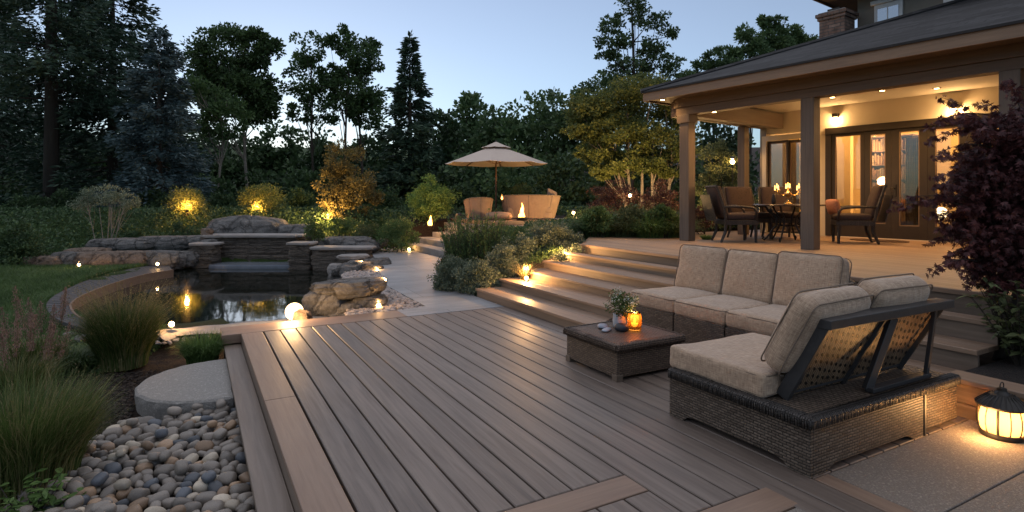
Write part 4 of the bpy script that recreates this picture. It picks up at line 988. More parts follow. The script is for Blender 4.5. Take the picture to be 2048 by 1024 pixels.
# ================================================================ dining set
M['pattern'] = pm('floral_upholstery', (.010,.008,.008), (.042,.026,.022), scale=26, rough=.9, bs=.3, bd=.004, bscale=60, c3=(.03,.018,.02))
def dining_chair(label, loc, rz):
    r_ = empty('dining_chair', loc, label, 'chair', 'upholstered chairs round the dining table', rz=rz)
    for x, y in ((-.26,.25),(.26,.25)): MB().tube([(x,y,0),(x,y,.2),(x*.98,y*.98,.40)], [.022,.028,.034], 4).build('leg', M['wickerd'], r_)
    for x in (-.24,.24): MB().tube([(x*1.05,-.34,0),(x,-.26,.2),(x,-.25,.40)], [.02,.028,.034], 4).build('leg', M['wickerd'], r_)
    MB().cbox(-.29,.29,-.28,.29,.33,.42,.01).build('apron', M['wickerd'], r_)
    MB().rbox(0,.02,.47,.275,.27,.06,.045,(.02,.01),seg=6).build('seat', M['pattern'], r_, smooth=True)
    MB().rbox(0,0,0,.27,.30,.055,.05,(.03,.01),seg=8, M=T((0,-.325,.76))@Euler((R(104),0,0)).to_matrix().to_4x4()).build('backrest', M['pattern'], r_, smooth=True)
    q = MB()
    for s in (-1,1): q.tube([(s*.29,-.27,.40),(s*.30,-.30,.63),(s*.295,-.42,1.04)], .024, 6)
    q.tube([(-.295,-.425,1.04),(.295,-.425,1.04)], .026, 6); q.box(-.27,.27,-.40,-.385,.5,1.0, M=T((0,.07,0))@Euler((R(13),0,0)).to_matrix().to_4x4()); q.build('back_frame', M['wickerd'], r_)
    for s in (-1,1):
        MB().tube([(s*.30,-.31,.66),(s*.31,.0,.665),(s*.30,.20,.64),(s*.29,.25,.58),(s*.28,.26,.40)], [.022,.026,.026,.022,.02], 6).build('arm', M['wickerd'], r_, smooth=True)
    r_.scale = (1.12,1.12,1.04)
    return r_
dtc = W(5.45, 11.35, .782)
def dc(la, de): return W(la, de, .782)
def face(p, q): d = q-p; return math.atan2(d.y, d.x)-math.pi/2
for lab, p, tgt in (('patterned upholstered dining chair at the left end of the table, next to the corner post', dc(4.42,11.35), W(6.2,11.3,0)), ('patterned upholstered dining chair at the right end of the table, turned away from the bookcase', dc(6.52,11.0), W(5.2,11.5,0)),
    ('dining chair at the far side of the table, behind the candelabra', dc(5.75,12.25), W(5.6,11,0)), ('dining chair with a red patterned seat at the far left of the table', dc(5.05,12.2), W(5.3,11,0))):
    dining_chair(lab, p, face(p, tgt))
pc = empty('cushion', dc(6.33,11.32)+Vector((0,0,.68)), 'small red patterned scatter cushion on the right dining chair', 'cushion')
MB().rbox(0,0,0,.19,.15,.05,.045,(.03,.01),seg=6,M=Euler((R(75),0,R(60))).to_matrix().to_4x4()).build('cover', pm('red_pattern', (.22,.045,.03), (.35,.16,.09), scale=30, bs=0, c3=(.08,.03,.025)), pc, smooth=True)
dt = empty('dining_table', dtc, 'round dark dining table on ornate iron legs under the porch, set with a candelabra', 'table')
MB().lathe([(.0001,.70),(.60,.70),(.655,.705),(.665,.72),(.655,.735),(.0001,.738)], n=48).build('tabletop', pm('dark_table', (.035,.025,.02), (.06,.042,.032), scale=10, rough=.25, bs=0, spec=.6), dt, smooth=False)
for k in range(6):
    a = k*math.pi/3+.3; q = MB(); ca, sa = math.cos(a), math.sin(a)
    q.tube([(ca*r_, sa*r_, z_) for r_, z_ in ((.42,.70),(.36,.6),(.22,.48),(.20,.34),(.30,.2),(.38,.08),(.44,.02),(.47,.05),(.44,.09))], .018, 6); q.tube([(ca*r_, sa*r_, z_) for r_, z_ in ((.20,.34),(.28,.38),(.30,.45),(.25,.47))], .012, 6); q.build('leg', M['black'], dt, smooth=True)
MB().lathe([(.20,.30),(.21,.31),(.20,.32),(.19,.31),(.20,.30)], n=24).build('ring', M['black'], dt)
cd = empty('candelabra', dtc+Vector((0,0,.738)), 'branched brass candelabra with lit candles at the centre of the dining table', 'candelabra')
q = MB(); q.lathe([(.0001,0),(.09,0),(.08,.02),(.02,.05),(.015,.12),(.05,.16),(.075,.20),(.05,.235),(.018,.25),(.014,.32),(.0001,.33)], n=20)
tips = []
for k in range(8):
    a = k*math.pi/4; r_ = .20 if k % 2 else .29; z_ = .30 if k % 2 else .265; q.tube([(.015*math.cos(a),.015*math.sin(a),.22),(r_*.5*math.cos(a),r_*.5*math.sin(a),.17),(r_*.9*math.cos(a),r_*.9*math.sin(a),.20),(r_*math.cos(a),r_*math.sin(a),z_)], .007, 6)
    q.lathe([(.0001,z_),(.035,z_+.004),(.03,z_+.012),(.0001,z_+.012)], c=(r_*math.cos(a),r_*math.sin(a),0), n=12); tips.append((r_*math.cos(a), r_*math.sin(a), z_+.012))
tips.append((0,0,.33)); q.build('stem', pm('aged_brass', (.55,.36,.14), rough=.25, metal=1, bs=0), cd, smooth=True)
for x, y, z in tips:
    c_ = MB().lathe([(.0001,0),(.014,0),(.014,.05),(.0001,.052)], c=(x,y,z), n=10).build('candle', emit('candle_wax', (1,.55,.2), .8), cd)
    MB().lathe([(.0001,.052),(.008,.060),(.009,.07),(.004,.088),(.0001,.10)], c=(x,y,z), n=8).build('flame', M['flame'], c_)
lamp((0,0,.52), 7, parent=cd, r=.12)
for lab, la, de, r_, h_, mm in (('small dark jug on the dining table left of the candelabra', 5.15, 11.3, .045, .2, 'black'), ('little pale bowl on the dining table beside the second porch post', 5.86, 11.2, .05, .07, 'cream')):
    o = MB().lathe([(.0001,0),(r_*.8,0),(r_,h_*.3),(r_*.8,h_*.7),(r_*.5,h_*.85),(r_*.7,h_),(.0001,h_*.98)], n=18).build('tableware', M[mm], smooth=True); o.location = W(la, de, .782+.738); tag(o, lab, 'jug' if mm == 'black' else 'bowl')

# ================================================================ pond stonework
def place(o, p, rz=0): o.location = p; o.rotation_euler = (0,0,rz); return o
CR = -math.atan2(FX, FY)         # facing the viewing direction
def layered(name, w_, d_, h_, n, mat, seed, parent=None, taper=.03, wob=.04, curve=0):
    """dry-laid wall of thin irregular courses, one mesh"""
    rr = random.Random(seed); mb = MB(); z = 0
    nseg = max(10, int((w_*2+d_*2)/.09))
    for i in range(n):
        hh = h_/n*rr.uniform(.6,1.4) if i < n-1 else h_-z
        if hh <= 0: break
        ring = []; ox, oy = rr.uniform(-wob,wob)*.5, rr.uniform(-wob,wob)*.5; k = 1-taper*i/n
        for j in range(nseg):
            t_ = 2*math.pi*j/nseg; c_, s_ = math.cos(t_), math.sin(t_)
            e_ = .28; x = math.copysign(abs(c_)**e_, c_)*w_/2*k; y = math.copysign(abs(s_)**e_, s_)*d_/2*k
            q = 1 + noise.noise(Vector((x*4+seed, y*4, i*3.7)))*wob*2.0/min(w_, d_)
            x *= q; y *= q; y += curve*(1-(2*x/w_)**2) if curve else 0
            ring.append((x+ox, y+oy))
        b0 = [(x*.985,y*.985,z) for x,y in ring]; b1 = [(x,y,z+hh*.25) for x,y in ring]; b2 = [(x,y,z+hh*.8) for x,y in ring]; b3 = [(x*.975,y*.975,z+hh) for x,y in ring]
        m_ = nseg; fs = [tuple(range(m_-1,-1,-1)), tuple(range(3*m_,4*m_))]
        for L_ in range(3): fs += [(L_*m_+j, L_*m_+(j+1)%m_, (L_+1)*m_+(j+1)%m_, (L_+1)*m_+j) for j in range(m_)]
        mb.add(b0+b1+b2+b3, fs); z += hh
        if z >= h_: break
    return mb.build(name, mat, parent)
RK, TN, SL, LG_ = M['rock'], M['rock_tan'], M['slab'], M['ledge']
def wallthing(name, label, cat, px, dep, z0, w_, d_, h_, n, seed, mat=LG_, capt=.06, capover=.05, curve=0, rz=CR, capmat=None):
    p = D(px, dep, z0); e = empty(name, p, label, cat, rz=rz)
    layered('courses', w_, d_, h_, n, mat, seed, e, curve=curve)
    c_ = layered('capstone', w_+capover*2, d_+capover*2, capt, 1, capmat or SL, seed+1, e, wob=.06, curve=curve); c_.location = (0,0,h_+.001); return e
wallthing('waterfall_wall', 'broad curved dry stone wall with a pale flat cap at the far end of the pond', 'wall', 512, 16.7, zw-.15, 2.75, .8, .93, 17, 3, curve=.12, capt=.07, capover=.07)
wallthing('stone_pillar', 'squat stacked stone pillar left of the wide waterfall wall', 'pillar', 410, 15.9, zw-.15, .68, .6, .76, 15, 5)
wallthing('stone_pillar', 'round stacked stone pillar right of the wide waterfall wall', 'pillar', 606, 15.6, zw-.15, .62, .6, .80, 15, 7)
wallthing('stone_ledge', 'long low stone ledge reaching right from the round pillar toward the path', 'ledge', 687, 15.4, zw-.12, 1.55, .6, .66, 6, 9, capt=.07)
o = layered('water_basin', 2.3, .8, .20, 1, pm('wet_ledge', (.16,.18,.21), (.11,.125,.15), scale=4, rough=.25, bs=.2), 13, wob=.02); place(o, D(512, 15.9, zw-.10), CR); tag(o, 'smooth blue grey spill ledge at water level below the waterfall wall', 'ledge')
def boulder(label, px, py_base, dep, size, seed, mat=RK, rz=None, z=None, flat=0, sub=4, sink=.25, amp=.22, freq=1.0, strata=0, name='boulder', group=None):
    sub = max(sub, 5)
    z0 = z if z is not None else hz(*D(px, dep)[:2])
    o = rock_mesh(name, mat, size, seed, sub=sub, amp=amp, flat=flat, freq=freq, strata=strata)
    place(o, D(px, dep, z0 + size[2]*(1-sink*2)*.6), CR + (rz if rz is not None else random.uniform(-.3,.3))); return tag(o, label, 'boulder', group)
boulder('large domed boulder standing above the centre of the waterfall wall', 497, 0, 18.0, (1.35,.7,.55), 31, z=.38, freq=.7, rz=0, amp=.18, strata=.02)
boulder('smooth sloping boulder at the right shoulder of the domed boulder', 592, 0, 17.9, (.62,.5,.33), 33, z=.42, rz=0)
boulder('rounded boulder at the left shoulder of the domed boulder', 437, 0, 17.6, (.38,.35,.33), 35, z=.40)
boulder('tan stone balanced on top of a small stack beside the left pillar', 414, 0, 16.5, (.17,.14,.09), 37, TN, z=.66)
boulder('orange tan stone under the top one of the small stack', 414, 0, 16.5, (.17,.15,.13), 39, TN, z=.50)
boulder('flat grey stone at the foot of the small stack beside the left pillar', 420, 0, 16.3, (.26,.2,.12), 41, z=.34)
# rows of boulders left of the pond
row = [(60,14.6,.30,.28,.10,'small pale grey boulder at the far left end of the row'), (96,14.7,.52,.4,.26,'reddish rounded boulder near the left end of the row'), (140,14.9,.42,.35,.33,'grey pointed boulder rising above its neighbours in the row'),
    (175,15.2,.62,.4,.40,'tall angular tan boulder near the lawn light'), (206,14.8,.72,.42,.34,'broad brown boulder directly behind the lawn light'), (262,15.0,.62,.4,.34,'blocky brown boulder in the middle of the row'), (322,15.2,.68,.42,.33,'grey brown boulder behind the star bright pond light'), (366,15.6,.48,.4,.28,'squared boulder touching the left stone pillar'),
    (250,16.4,.95,.45,.26,'long smooth boulder in the back row below the slender multi stem tree'), (330,16.7,.85,.45,.30,'long grey boulder in the back row beside the dark shrub'), (385,16.9,.55,.4,.30,'knobbly boulder at the right end of the back row')]
for i, (px, dp, a_, b_, c_, lb) in enumerate(row):
    boulder(lb, px, 0, dp, (a_,b_,c_*.95), 50+i*3, TN if i in (1,3,4,5) else RK, z=(-.10 if i < 8 else .22), rz=0.05*(i%3-1), freq=.8, flat=.75, amp=.2)
boulder('broad low boulder on the bank behind the right stone ledge', 690, 0, 17.0, (1.0,.55,.32), 91, z=.12, freq=.7, rz=0)
boulder('small stone on the bank near the path', 757, 0, 17.8, (.32,.25,.16), 92, z=.18)
boulder('flat angular stone slab resting on the right ledge near the pond lights', 706, 0, 14.6, (.42,.3,.09), 93, SL, z=.12, flat=.5)
boulder('small squared stone at the water edge below the flat slab', 672, 0, 14.3, (.22,.2,.16), 94, SL, z=-.18)
boulder('rough round rock carrying two pond lights beside the path', 716, 0, 13.4, (.62,.5,.36), 95, z=-.30, freq=1.6, amp=.3, sub=5)
boulder('low grey rock beside the path behind the lit round rock', 752, 0, 14.3, (.36,.3,.22), 96, z=-.12)
# foreground stacked boulder
fbp = W(-2.58, 9.0, zw+.06)
bo = empty('stacked_boulder', fbp, 'big grey boulder of piled slabs in the pond corner, right of the globe light', 'boulder', rz=CR)
for i, (x, y, z, a_, b_, c_, sd) in enumerate(((.02,0,.47,.62,.48,.19,3),(-.27,-.05,.20,.38,.42,.30,5),(.12,-.22,.17,.26,.24,.115,8),(.38,-.10,.25,.27,.32,.13,9),(.33,-.12,.06,.32,.32,.13,11),(-.05,-.18,.04,.36,.30,.13,14),(0,.2,.15,.5,.36,.27,17))):
    o = rock_mesh('slab_stone' , M['slab'] if False else RK, (a_,b_,c_), sd*2.1, sub=5, amp=.17, freq=.9, strata=.04, flat=(.45 if i == 0 else 0), parent=bo); o.location = (x,y,z); o.rotation_euler = (random.uniform(-.08,.08), random.uniform(-.10,.04), random.uniform(-.3,.3))
# pond rim between water and deck
rim_px = [(300,664),(345,656),(400,652),(450,648),(505,644),(560,640),(600,632),(640,632),(700,628),(745,621)]
rp = cat([G(a, b, -.12) for a, b in rim_px], 5); rb_ = MB()
nr = len(rp); prof_n = 9; vs = []
for i, p in enumerate(rp):
    d_ = (rp[min(i+1,nr-1)]-rp[max(i-1,0)]); d_ = d_/np.linalg.norm(d_); n_ = np.array([d_[1], -d_[0]])   # toward the deck
    for k in range(prof_n):
        u = k/(prof_n-1); off = -.06 + u*.42; z = -.12 - .25*max(0, (.12-u)/.12)**1.5 - .05*u + .05*noise.noise(Vector((p[0]*2.2, p[1]*2.2, u*2)))
        q = p + n_*(off + .04*noise.noise(Vector((p[0]*3, p[1]*3, 7)))); vs.append((q[0], q[1], z if k else -.5))
rb_.add(vs, [(i*prof_n+k, i*prof_n+k+1, (i+1)*prof_n+k+1, (i+1)*prof_n+k) for i in range(nr-1) for k in range(prof_n-1)])
o = rb_.build('pond_rim', M['slab'], smooth=True); tag(o, 'long pale curved stone rim between the pond and the end of the deck', 'stone edging')
gp = W(-3.12, 7.95, -.12)
boulder('pointed stone beside the glowing globe at the pond rim', 606, 0, 8.1, (.13,.12,.17), 97, TN, z=-.14)
gb = empty('globe_light', W(-3.10, 8.18, -.10), 'large white glowing globe light at the pond edge beside the deck corner', 'globe light')
MB().lathe([(.125*math.sin(a)+1e-5, .125-.125*math.cos(a)) for a in np.linspace(0, math.pi, 17)], n=24).build('globe', emit('globe_white', (1,.70,.38), 1.2), gb, smooth=True)
MB().lathe([(.0001,-.02),(.06,-.02),(.06,.012),(.0001,.012)], n=16).build('base', M['black'], gb)
lamp((-.10,-.36,.26), 17, (1,.58,.24), .12, parent=gb)
stones('rim_pebbles', np.array([[*(rp[int(rng.integers(nr))] + rng.normal(0,.12,2) + np.array([.12,-.25])), -.2] for _ in range(260)]), rng.uniform(.015,.04,260), M['gravel'])

# ================================================================ far terrace with umbrella
tsp = [(6.0,.17),(6.45,.34),(6.9,.51),(7.35,.68)]
fs_ = empty('terrace_steps', (0,0,0), 'broad grey stone steps rising from the path to the umbrella terrace', 'steps')
for i, (x, z) in enumerate(tsp):
    MB().cbox(x, x+.50, 14.4+i*.08, 18.4-i*.25, z-.17-.2, z, .01).build('step', m if False else SL, fs_)
tr_ = empty('umbrella_terrace', (0,0,0), kind='structure')
MB().prism([(7.55,13.0),(12.8,13.0),(12.8,20.5),(7.55,20.5)], .2, .80).build('base', SL, tr_)
MB().prism([(7.85,15.2),(12.5,15.2),(12.5,20.2),(7.85,20.2)], .803, .93).build('wooden_platform', M['deck_edge'], tr_)
o = wallthing('retaining_block', 'pale stone retaining wall between the hedge and the upper deck', 'wall', 1125, 13.3, .1, 1.9, .6, .68, 5, 15, mat=SL, rz=CR+.2)
tc0 = D(992, 20.0, .93)
um = empty('parasol', tc0, 'open beige market parasol with a vented top above the terrace seats', 'parasol')
MB().tube([(0,0,0),(0,0,2.45)], .03, 10).build('pole', wood('parasol_pole', (.09,.05,.03), (.14,.08,.05), 'Z'), um, smooth=True)
MB().lathe([(.0001,0),(.28,0),(.28,.05),(.06,.09),(.05,.3),(.0001,.3)], n=20).build('base', M['black'], um)
cloth = pm('beige_canvas', (.52,.42,.35), (.56,.46,.38), scale=2, rough=.9, bs=.1, bd=.002, bscale=150)
def canopy(R0, z0, R1, z1, sag, n=8, sub=10, rings=10):
    vs = []; fs = []
    for r_ in range(rings+1):
        u = r_/rings
        for k in range(n*sub):
            a = 2*math.pi*k/(n*sub)+.2; ph = (k % sub)/sub; ch = math.cos(math.pi/n)/math.cos(2*math.pi/n*(ph-.5))
            rr_ = (R0+(R1-R0)*u)*ch; z = z0+(z1-z0)*(u**1.15) - sag*math.sin(math.pi*ph)*u*(u) - .02*math.sin(math.pi*u)
            vs.append((rr_*math.cos(a), rr_*math.sin(a), z))
    m_ = n*sub
    for r_ in range(rings): fs += [(r_*m_+k, (r_+1)*m_+k, (r_+1)*m_+(k+1)%m_, r_*m_+(k+1)%m_) for k in range(m_)]
    return vs, fs
q = MB(); q.add(*canopy(.10, 2.50, 1.80, 1.90, .03)); co2 = q.build('canopy', cloth, um, smooth=False)
sm_ = co2.modifiers.new('thick', 'SOLIDIFY'); sm_.thickness = .006
q = MB(); q.add(*canopy(.01, 2.66, .52, 2.46, .015, rings=4)); q.build('vent', cloth, co2).modifiers.new('thick','SOLIDIFY').thickness = .006
q = MB(); q.lathe([(.0001,2.66),(.03,2.665),(.02,2.70),(.0001,2.73)], n=10); q.build('finial', M['black'], um)
q = MB()
for k in range(8):
    a = 2*math.pi*k/8+.2; q.bar((.04*math.cos(a),.04*math.sin(a),2.46),(1.76*math.cos(a),1.76*math.sin(a),1.885),.02,.03); q.bar((.05*math.cos(a),.05*math.sin(a),1.90),(.9*math.cos(a),.9*math.sin(a),2.17),.015,.02)
q.build('ribs', wood('rib_wood', (.12,.07,.045), (.17,.10,.06), 'X'), um)
# armchair and loveseat
M['tanfab'] = pm('tan_terrace_fabric', (.19,.13,.09), (.25,.175,.125), scale=6, rough=.9, bs=.2, bd=.004, bscale=80)
def seat_shell(name, label, p, rz, w_, hh, cat, flare=.12, wing=.75):
    e = empty(name, p, label, cat, rz=rz); q = MB(); n = 28; vs = []; T_ = .10
    for j in range(n+1):
        u = j/n*2-1; a = u*R(98); x = math.sin(a)*w_/2; y = math.cos(a)*.42
        if abs(u) > .9: pass
        k = wing + (1-wing)*math.cos(min(abs(u)*1.2,1)*math.pi/2)**.7
        fl = 1+flare/(w_/2); vs += [(x*.96,y*.96,.03),(x*fl,y*(1+flare*1.2),hh*k),(x*fl-math.sin(a)*T_,(y-math.cos(a)*T_)*(1+flare),hh*k+.015),(x*.96-math.sin(a)*T_,y*.96-math.cos(a)*T_,.03)]
    fs = []
    for j in range(n):
        for c_ in range(4): fs.append((4*j+c_, 4*(j+1)+c_, 4*(j+1)+(c_+1)%4, 4*j+(c_+1)%4))
    fs += [(0,3,2,1)[::-1],(4*n,4*n+3,4*n+2,4*n+1)]
    q.add(vs, fs); o = q.build('shell', M['tanfab'], e, smooth=False, bev=.02)
    sq = MB(); sq.tube([vs[4*j+1] for j in range(n+1)], .018, 6)
    for j in (0, n//4, n//2, 3*n//4, n): sq.tube([vs[4*j], vs[4*j+1]], .011, 5)
    sq.build('piping', M['piping'], o, smooth=True)
    fq = MB()
    for x_ in (-.4,.4): fq.tube([(x_*w_,.3,-.0),(x_*w_,.3,.06)], .03, 8)
    fq.build('feet', M['black'], e)
    MB().rbox(0,-.02,.30,w_/2-.12,.36,.10,.06,(.03,.01),seg=8).build('seat_cushion', M['tanfab'], e, smooth=True)
    MB().rbox(0,0,.13,w_/2-.1,.34,.10,.03,seg=4).build('base', M['tanfab'], e, smooth=True); return e
seat_shell('armchair', 'curved tan upholstered armchair left of the parasol pole, its back to the deck', D(957, 19.2, .93), CR+math.pi+.25, .82, .72, 'armchair', flare=.08, wing=.85)
seat_shell('loveseat', 'wide curved tan loveseat right of the parasol pole, with a flared back', D(1060, 19.3, .93), CR+math.pi-.12, 1.72, .80, 'loveseat', flare=.16, wing=.95)
ot = MB().rbox(0,0,.12,.42,.26,.11,.09,(.04,.02),seg=8).build('ottoman', M['tanfab'], smooth=True); place(ot, D(997, 18.3, .93), CR); tag(ot, 'low oblong tan ottoman in front of the parasol pole', 'ottoman')
o = MB().rbox(0,0,0,.22,.20,.05,.045,(.03,0),seg=6,M=Euler((R(70),R(20),R(10))).to_matrix().to_4x4()).build('cushion', M['tanfab'], smooth=True); place(o, D(1104, 19.5, 1.72), 0); tag(o, 'tan scatter cushion leaning on the right end of the loveseat', 'cushion')
def fire(name, label, p, s, fh, power, bowl=True):
    e = empty(name, p, label, 'fire bowl' if bowl else 'fire'); 
    if bowl:
        MB().lathe([(.0001,0),(.5*s,0),(.62*s,.06*s),(.9*s,.25*s),(1.0*s,.42*s),(.92*s,.42*s),(.8*s,.28*s),(.0001,.2*s)], n=24).build('bowl', M['charcoal'], e)
    rr_ = random.Random(int(p.x*100)); pts = []
    for k in range(5):
        a = rr_.uniform(0,6.28); d_ = rr_.uniform(0,.35)*s; hh = fh*rr_.uniform(.45,1); q = []
        for i in range(9):
            u = i/8; q.append((d_*math.cos(a)*(1-u)+.04*fh*math.sin(u*9+k), d_*math.sin(a)*(1-u)+.04*fh*math.cos(u*8+k), .3*s+hh*u))
        MB().tube(q, [fh*.11*math.sin(math.pi*(.16+.84*i/8))**.8*(1-.55*i/8)+.002 for i in range(9)], 8).build('flame', M['flame'], e, smooth=True)
    for k in range(7):
        a = k*.9; o = rock_mesh('log', M['void'], (.28*s,.10*s,.09*s), k, sub=2, amp=.2, parent=e); o.location = (.4*s*math.cos(a), .4*s*math.sin(a), .38*s if bowl else .04); o.rotation_euler = (0,.3,a+1)
    lamp((0,0,.3*s+fh*.6), power, (1,.5,.18), .10, parent=e); return e
fire('fire_bowl', 'burning fire bowl in front of the tan loveseat', D(1044, 17.9, .93), .24, .50, 18)
fire('ground_fire', 'small open fire burning at the top of the grey stone steps', D(861, 18.3, .70), .20, .42, 26, bowl=False)
for lab, px, dp, s_ in (('dark round pot on the platform left of the armchair', 908+10, 18.6, .13), ('small glass hurricane lamp on the platform before the armchair', 940, 18.2, .07)):
    e = MB().lathe([(.0001,0),(s_*.7,0),(s_,s_*.7),(s_*.8,s_*1.4),(s_*.9,s_*1.6),(.0001,s_*1.5)], n=18).build('pot' if 'pot' in lab else 'hurricane_lamp', M['charcoal'], smooth=True); place(e, D(px, dp, .93)); tag(e, lab, 'pot' if 'pot' in lab else 'lamp')
tp = empty('torch', D(992+12, 19.2, .93), 'short metal torch with a small flame beside the parasol pole', 'torch'); MB().tube([(0,0,0),(0,0,.55)], .012, 6).build('stem', M['black'], tp); MB().lathe([(.0001,.55),(.05,.58),(.06,.64),(.0001,.62)], n=12).build('cup', M['black'], tp)
MB().lathe([(.0001,.64),(.035,.68),(.02,.76),(.0001,.82)], n=10).build('flame', M['flame'], tp, smooth=True)

# ---------------- garden lights
for px, py, z, pw, st, bl, hh, lab in ((158,543,-.12,7,'stem',.030,.16,'double garden light on a short stem on the lawn in front of the brown boulders'),
    (315,536,-.10,6,'stem',.032,.10,'star bright garden light on the edge of the boardwalk beside the pond'),
    (343,656,-.10,5,'puck',.035,.05,'garden light on the near pond rim behind the tall grass clump'),
    (818,502,.0,3,'puck',.04,.05,'little light at the foot of the grey stone steps'),
    (757,618,-.03,1.6,'puck',.035,.05,'light on the gravel at the corner of the deck below the big boulder')):
    path_light(G(px, py, z), lab, pw, bl, hh, st)
path_light(D(723, 13.3, .10), 'left of two lights on the rough round rock beside the path', 2.2, .03, .05, 'puck')
path_light(D(755, 13.1, -.06), 'right of two lights on the rough round rock beside the path', 2.2, .03, .05, 'puck')
path_light(D(768, 9.1, .30), 'light on the right end of the big piled boulder', 1.2, .035, .04, 'puck')
path_light(W(.24, 9.55, .262), 'bright light at the end of the second wooden step against the hedge', 24, .03, .05, 'puck', lz=.10)
path_light(W(.9, 10.4, .52), 'hidden light at the hedge end of the upper wooden steps', 16, .025, .03, 'puck', lz=.10)
path_light(D(1260, 15.0, 1.45), 'light standing in the red maple bed behind the upper deck', 5, .04, .25, 'stem')
path_light(D(1465, 14.5, 2.05), 'light in the tall lit bush behind the porch', 48, .055, .5, 'stem')
path_light(D(1147, 17.0, 1.0), 'mushroom light beside the loveseat at the right end of the platform', 4, .04, .2, 'stem')

# ================================================================ vegetation
LM = {
 'conifer': leafm('conifer_needles', [(.010,.022,.014),(.018,.036,.022),(.032,.055,.032)], .12, nscale=.8),
 'spruce': leafm('blue_spruce_needles', [(.017,.030,.031),(.030,.050,.052),(.050,.076,.079)], .1, nscale=.8),
 'poplar': leafm('poplar_leaves', [(.016,.032,.012),(.028,.052,.018),(.045,.075,.026)], .35, nscale=.5),
 'wood': leafm('woodland_leaves', [(.014,.028,.013),(.024,.044,.018),(.040,.065,.026)], .2, nscale=.4),
 'slope': leafm('slope_leaves', [(.020,.040,.016),(.034,.058,.022),(.052,.080,.030)], .25, nscale=.5),
 'gold': leafm('olive_gold_leaves', [(.048,.066,.020),(.078,.095,.028),(.115,.128,.038)], .35, nscale=.8),
 'autumn': leafm('autumn_leaves', [(.075,.060,.022),(.13,.105,.036),(.19,.16,.055)], .35, nscale=1.5),
 'olive': leafm('olive_leaves', [(.055,.07,.03),(.09,.11,.045),(.13,.155,.07)], .3, nscale=2),
 'green': leafm('shrub_leaves', [(.030,.055,.018),(.055,.090,.030),(.085,.13,.045)], .3, nscale=2),
 'lime': leafm('lime_leaves', [(.06,.11,.03),(.10,.17,.045),(.15,.23,.07)], .4, nscale=4),
 'silver': leafm('silver_leaves', [(.075,.10,.062),(.13,.16,.105),(.22,.25,.18)], .3, nscale=3),
 'dark': leafm('dark_shrub_leaves', [(.014,.028,.012),(.026,.045,.018),(.042,.068,.026)], .2, nscale=2),
 'red': leafm('red_leaves', [(.065,.026,.020),(.105,.045,.034),(.15,.075,.052)], .3, nscale=2),
 'purple': leafm('purple_maple_leaves', [(.028,.011,.013),(.058,.020,.021),(.105,.037,.036)], .25, nscale=3),
 'grass': leafm('grass_blades', [(.03,.055,.012),(.055,.085,.02),(.19,.165,.075)], .35, nscale=2),
 'straw': leafm('straw_blades', [(.10,.085,.035),(.17,.14,.065),(.25,.20,.10)], .3, nscale=2),
 'plume': leafm('pink_brown_plumes', [(.14,.085,.065),(.22,.14,.11),(.30,.20,.16)], .3, nscale=6),
 'lawn': leafm('lawn_blades', [(.025,.050,.014),(.045,.080,.022),(.07,.11,.035)], .3, nscale=1.2),
}
M['bark'] = pm('dark_bark', (.035,.028,.022), (.06,.048,.038), scale=8, rough=.95, bs=.9, bd=.02, stretch=(1,1,.2))
M['barkp'] = pm('pale_bark', (.17,.145,.12), (.24,.21,.175), scale=6, rough=.9, bs=.6, bd=.01, stretch=(1,1,.3), c3=(.10,.085,.07))
def bez(a, b, bend, n=6):
    a = np.array(a, float); b = np.array(b, float); mid = (a+b)/2+np.array(bend); t = np.linspace(0,1,n)[:,None]
    return (1-t)**2*a+2*t*(1-t)*mid+t*t*b
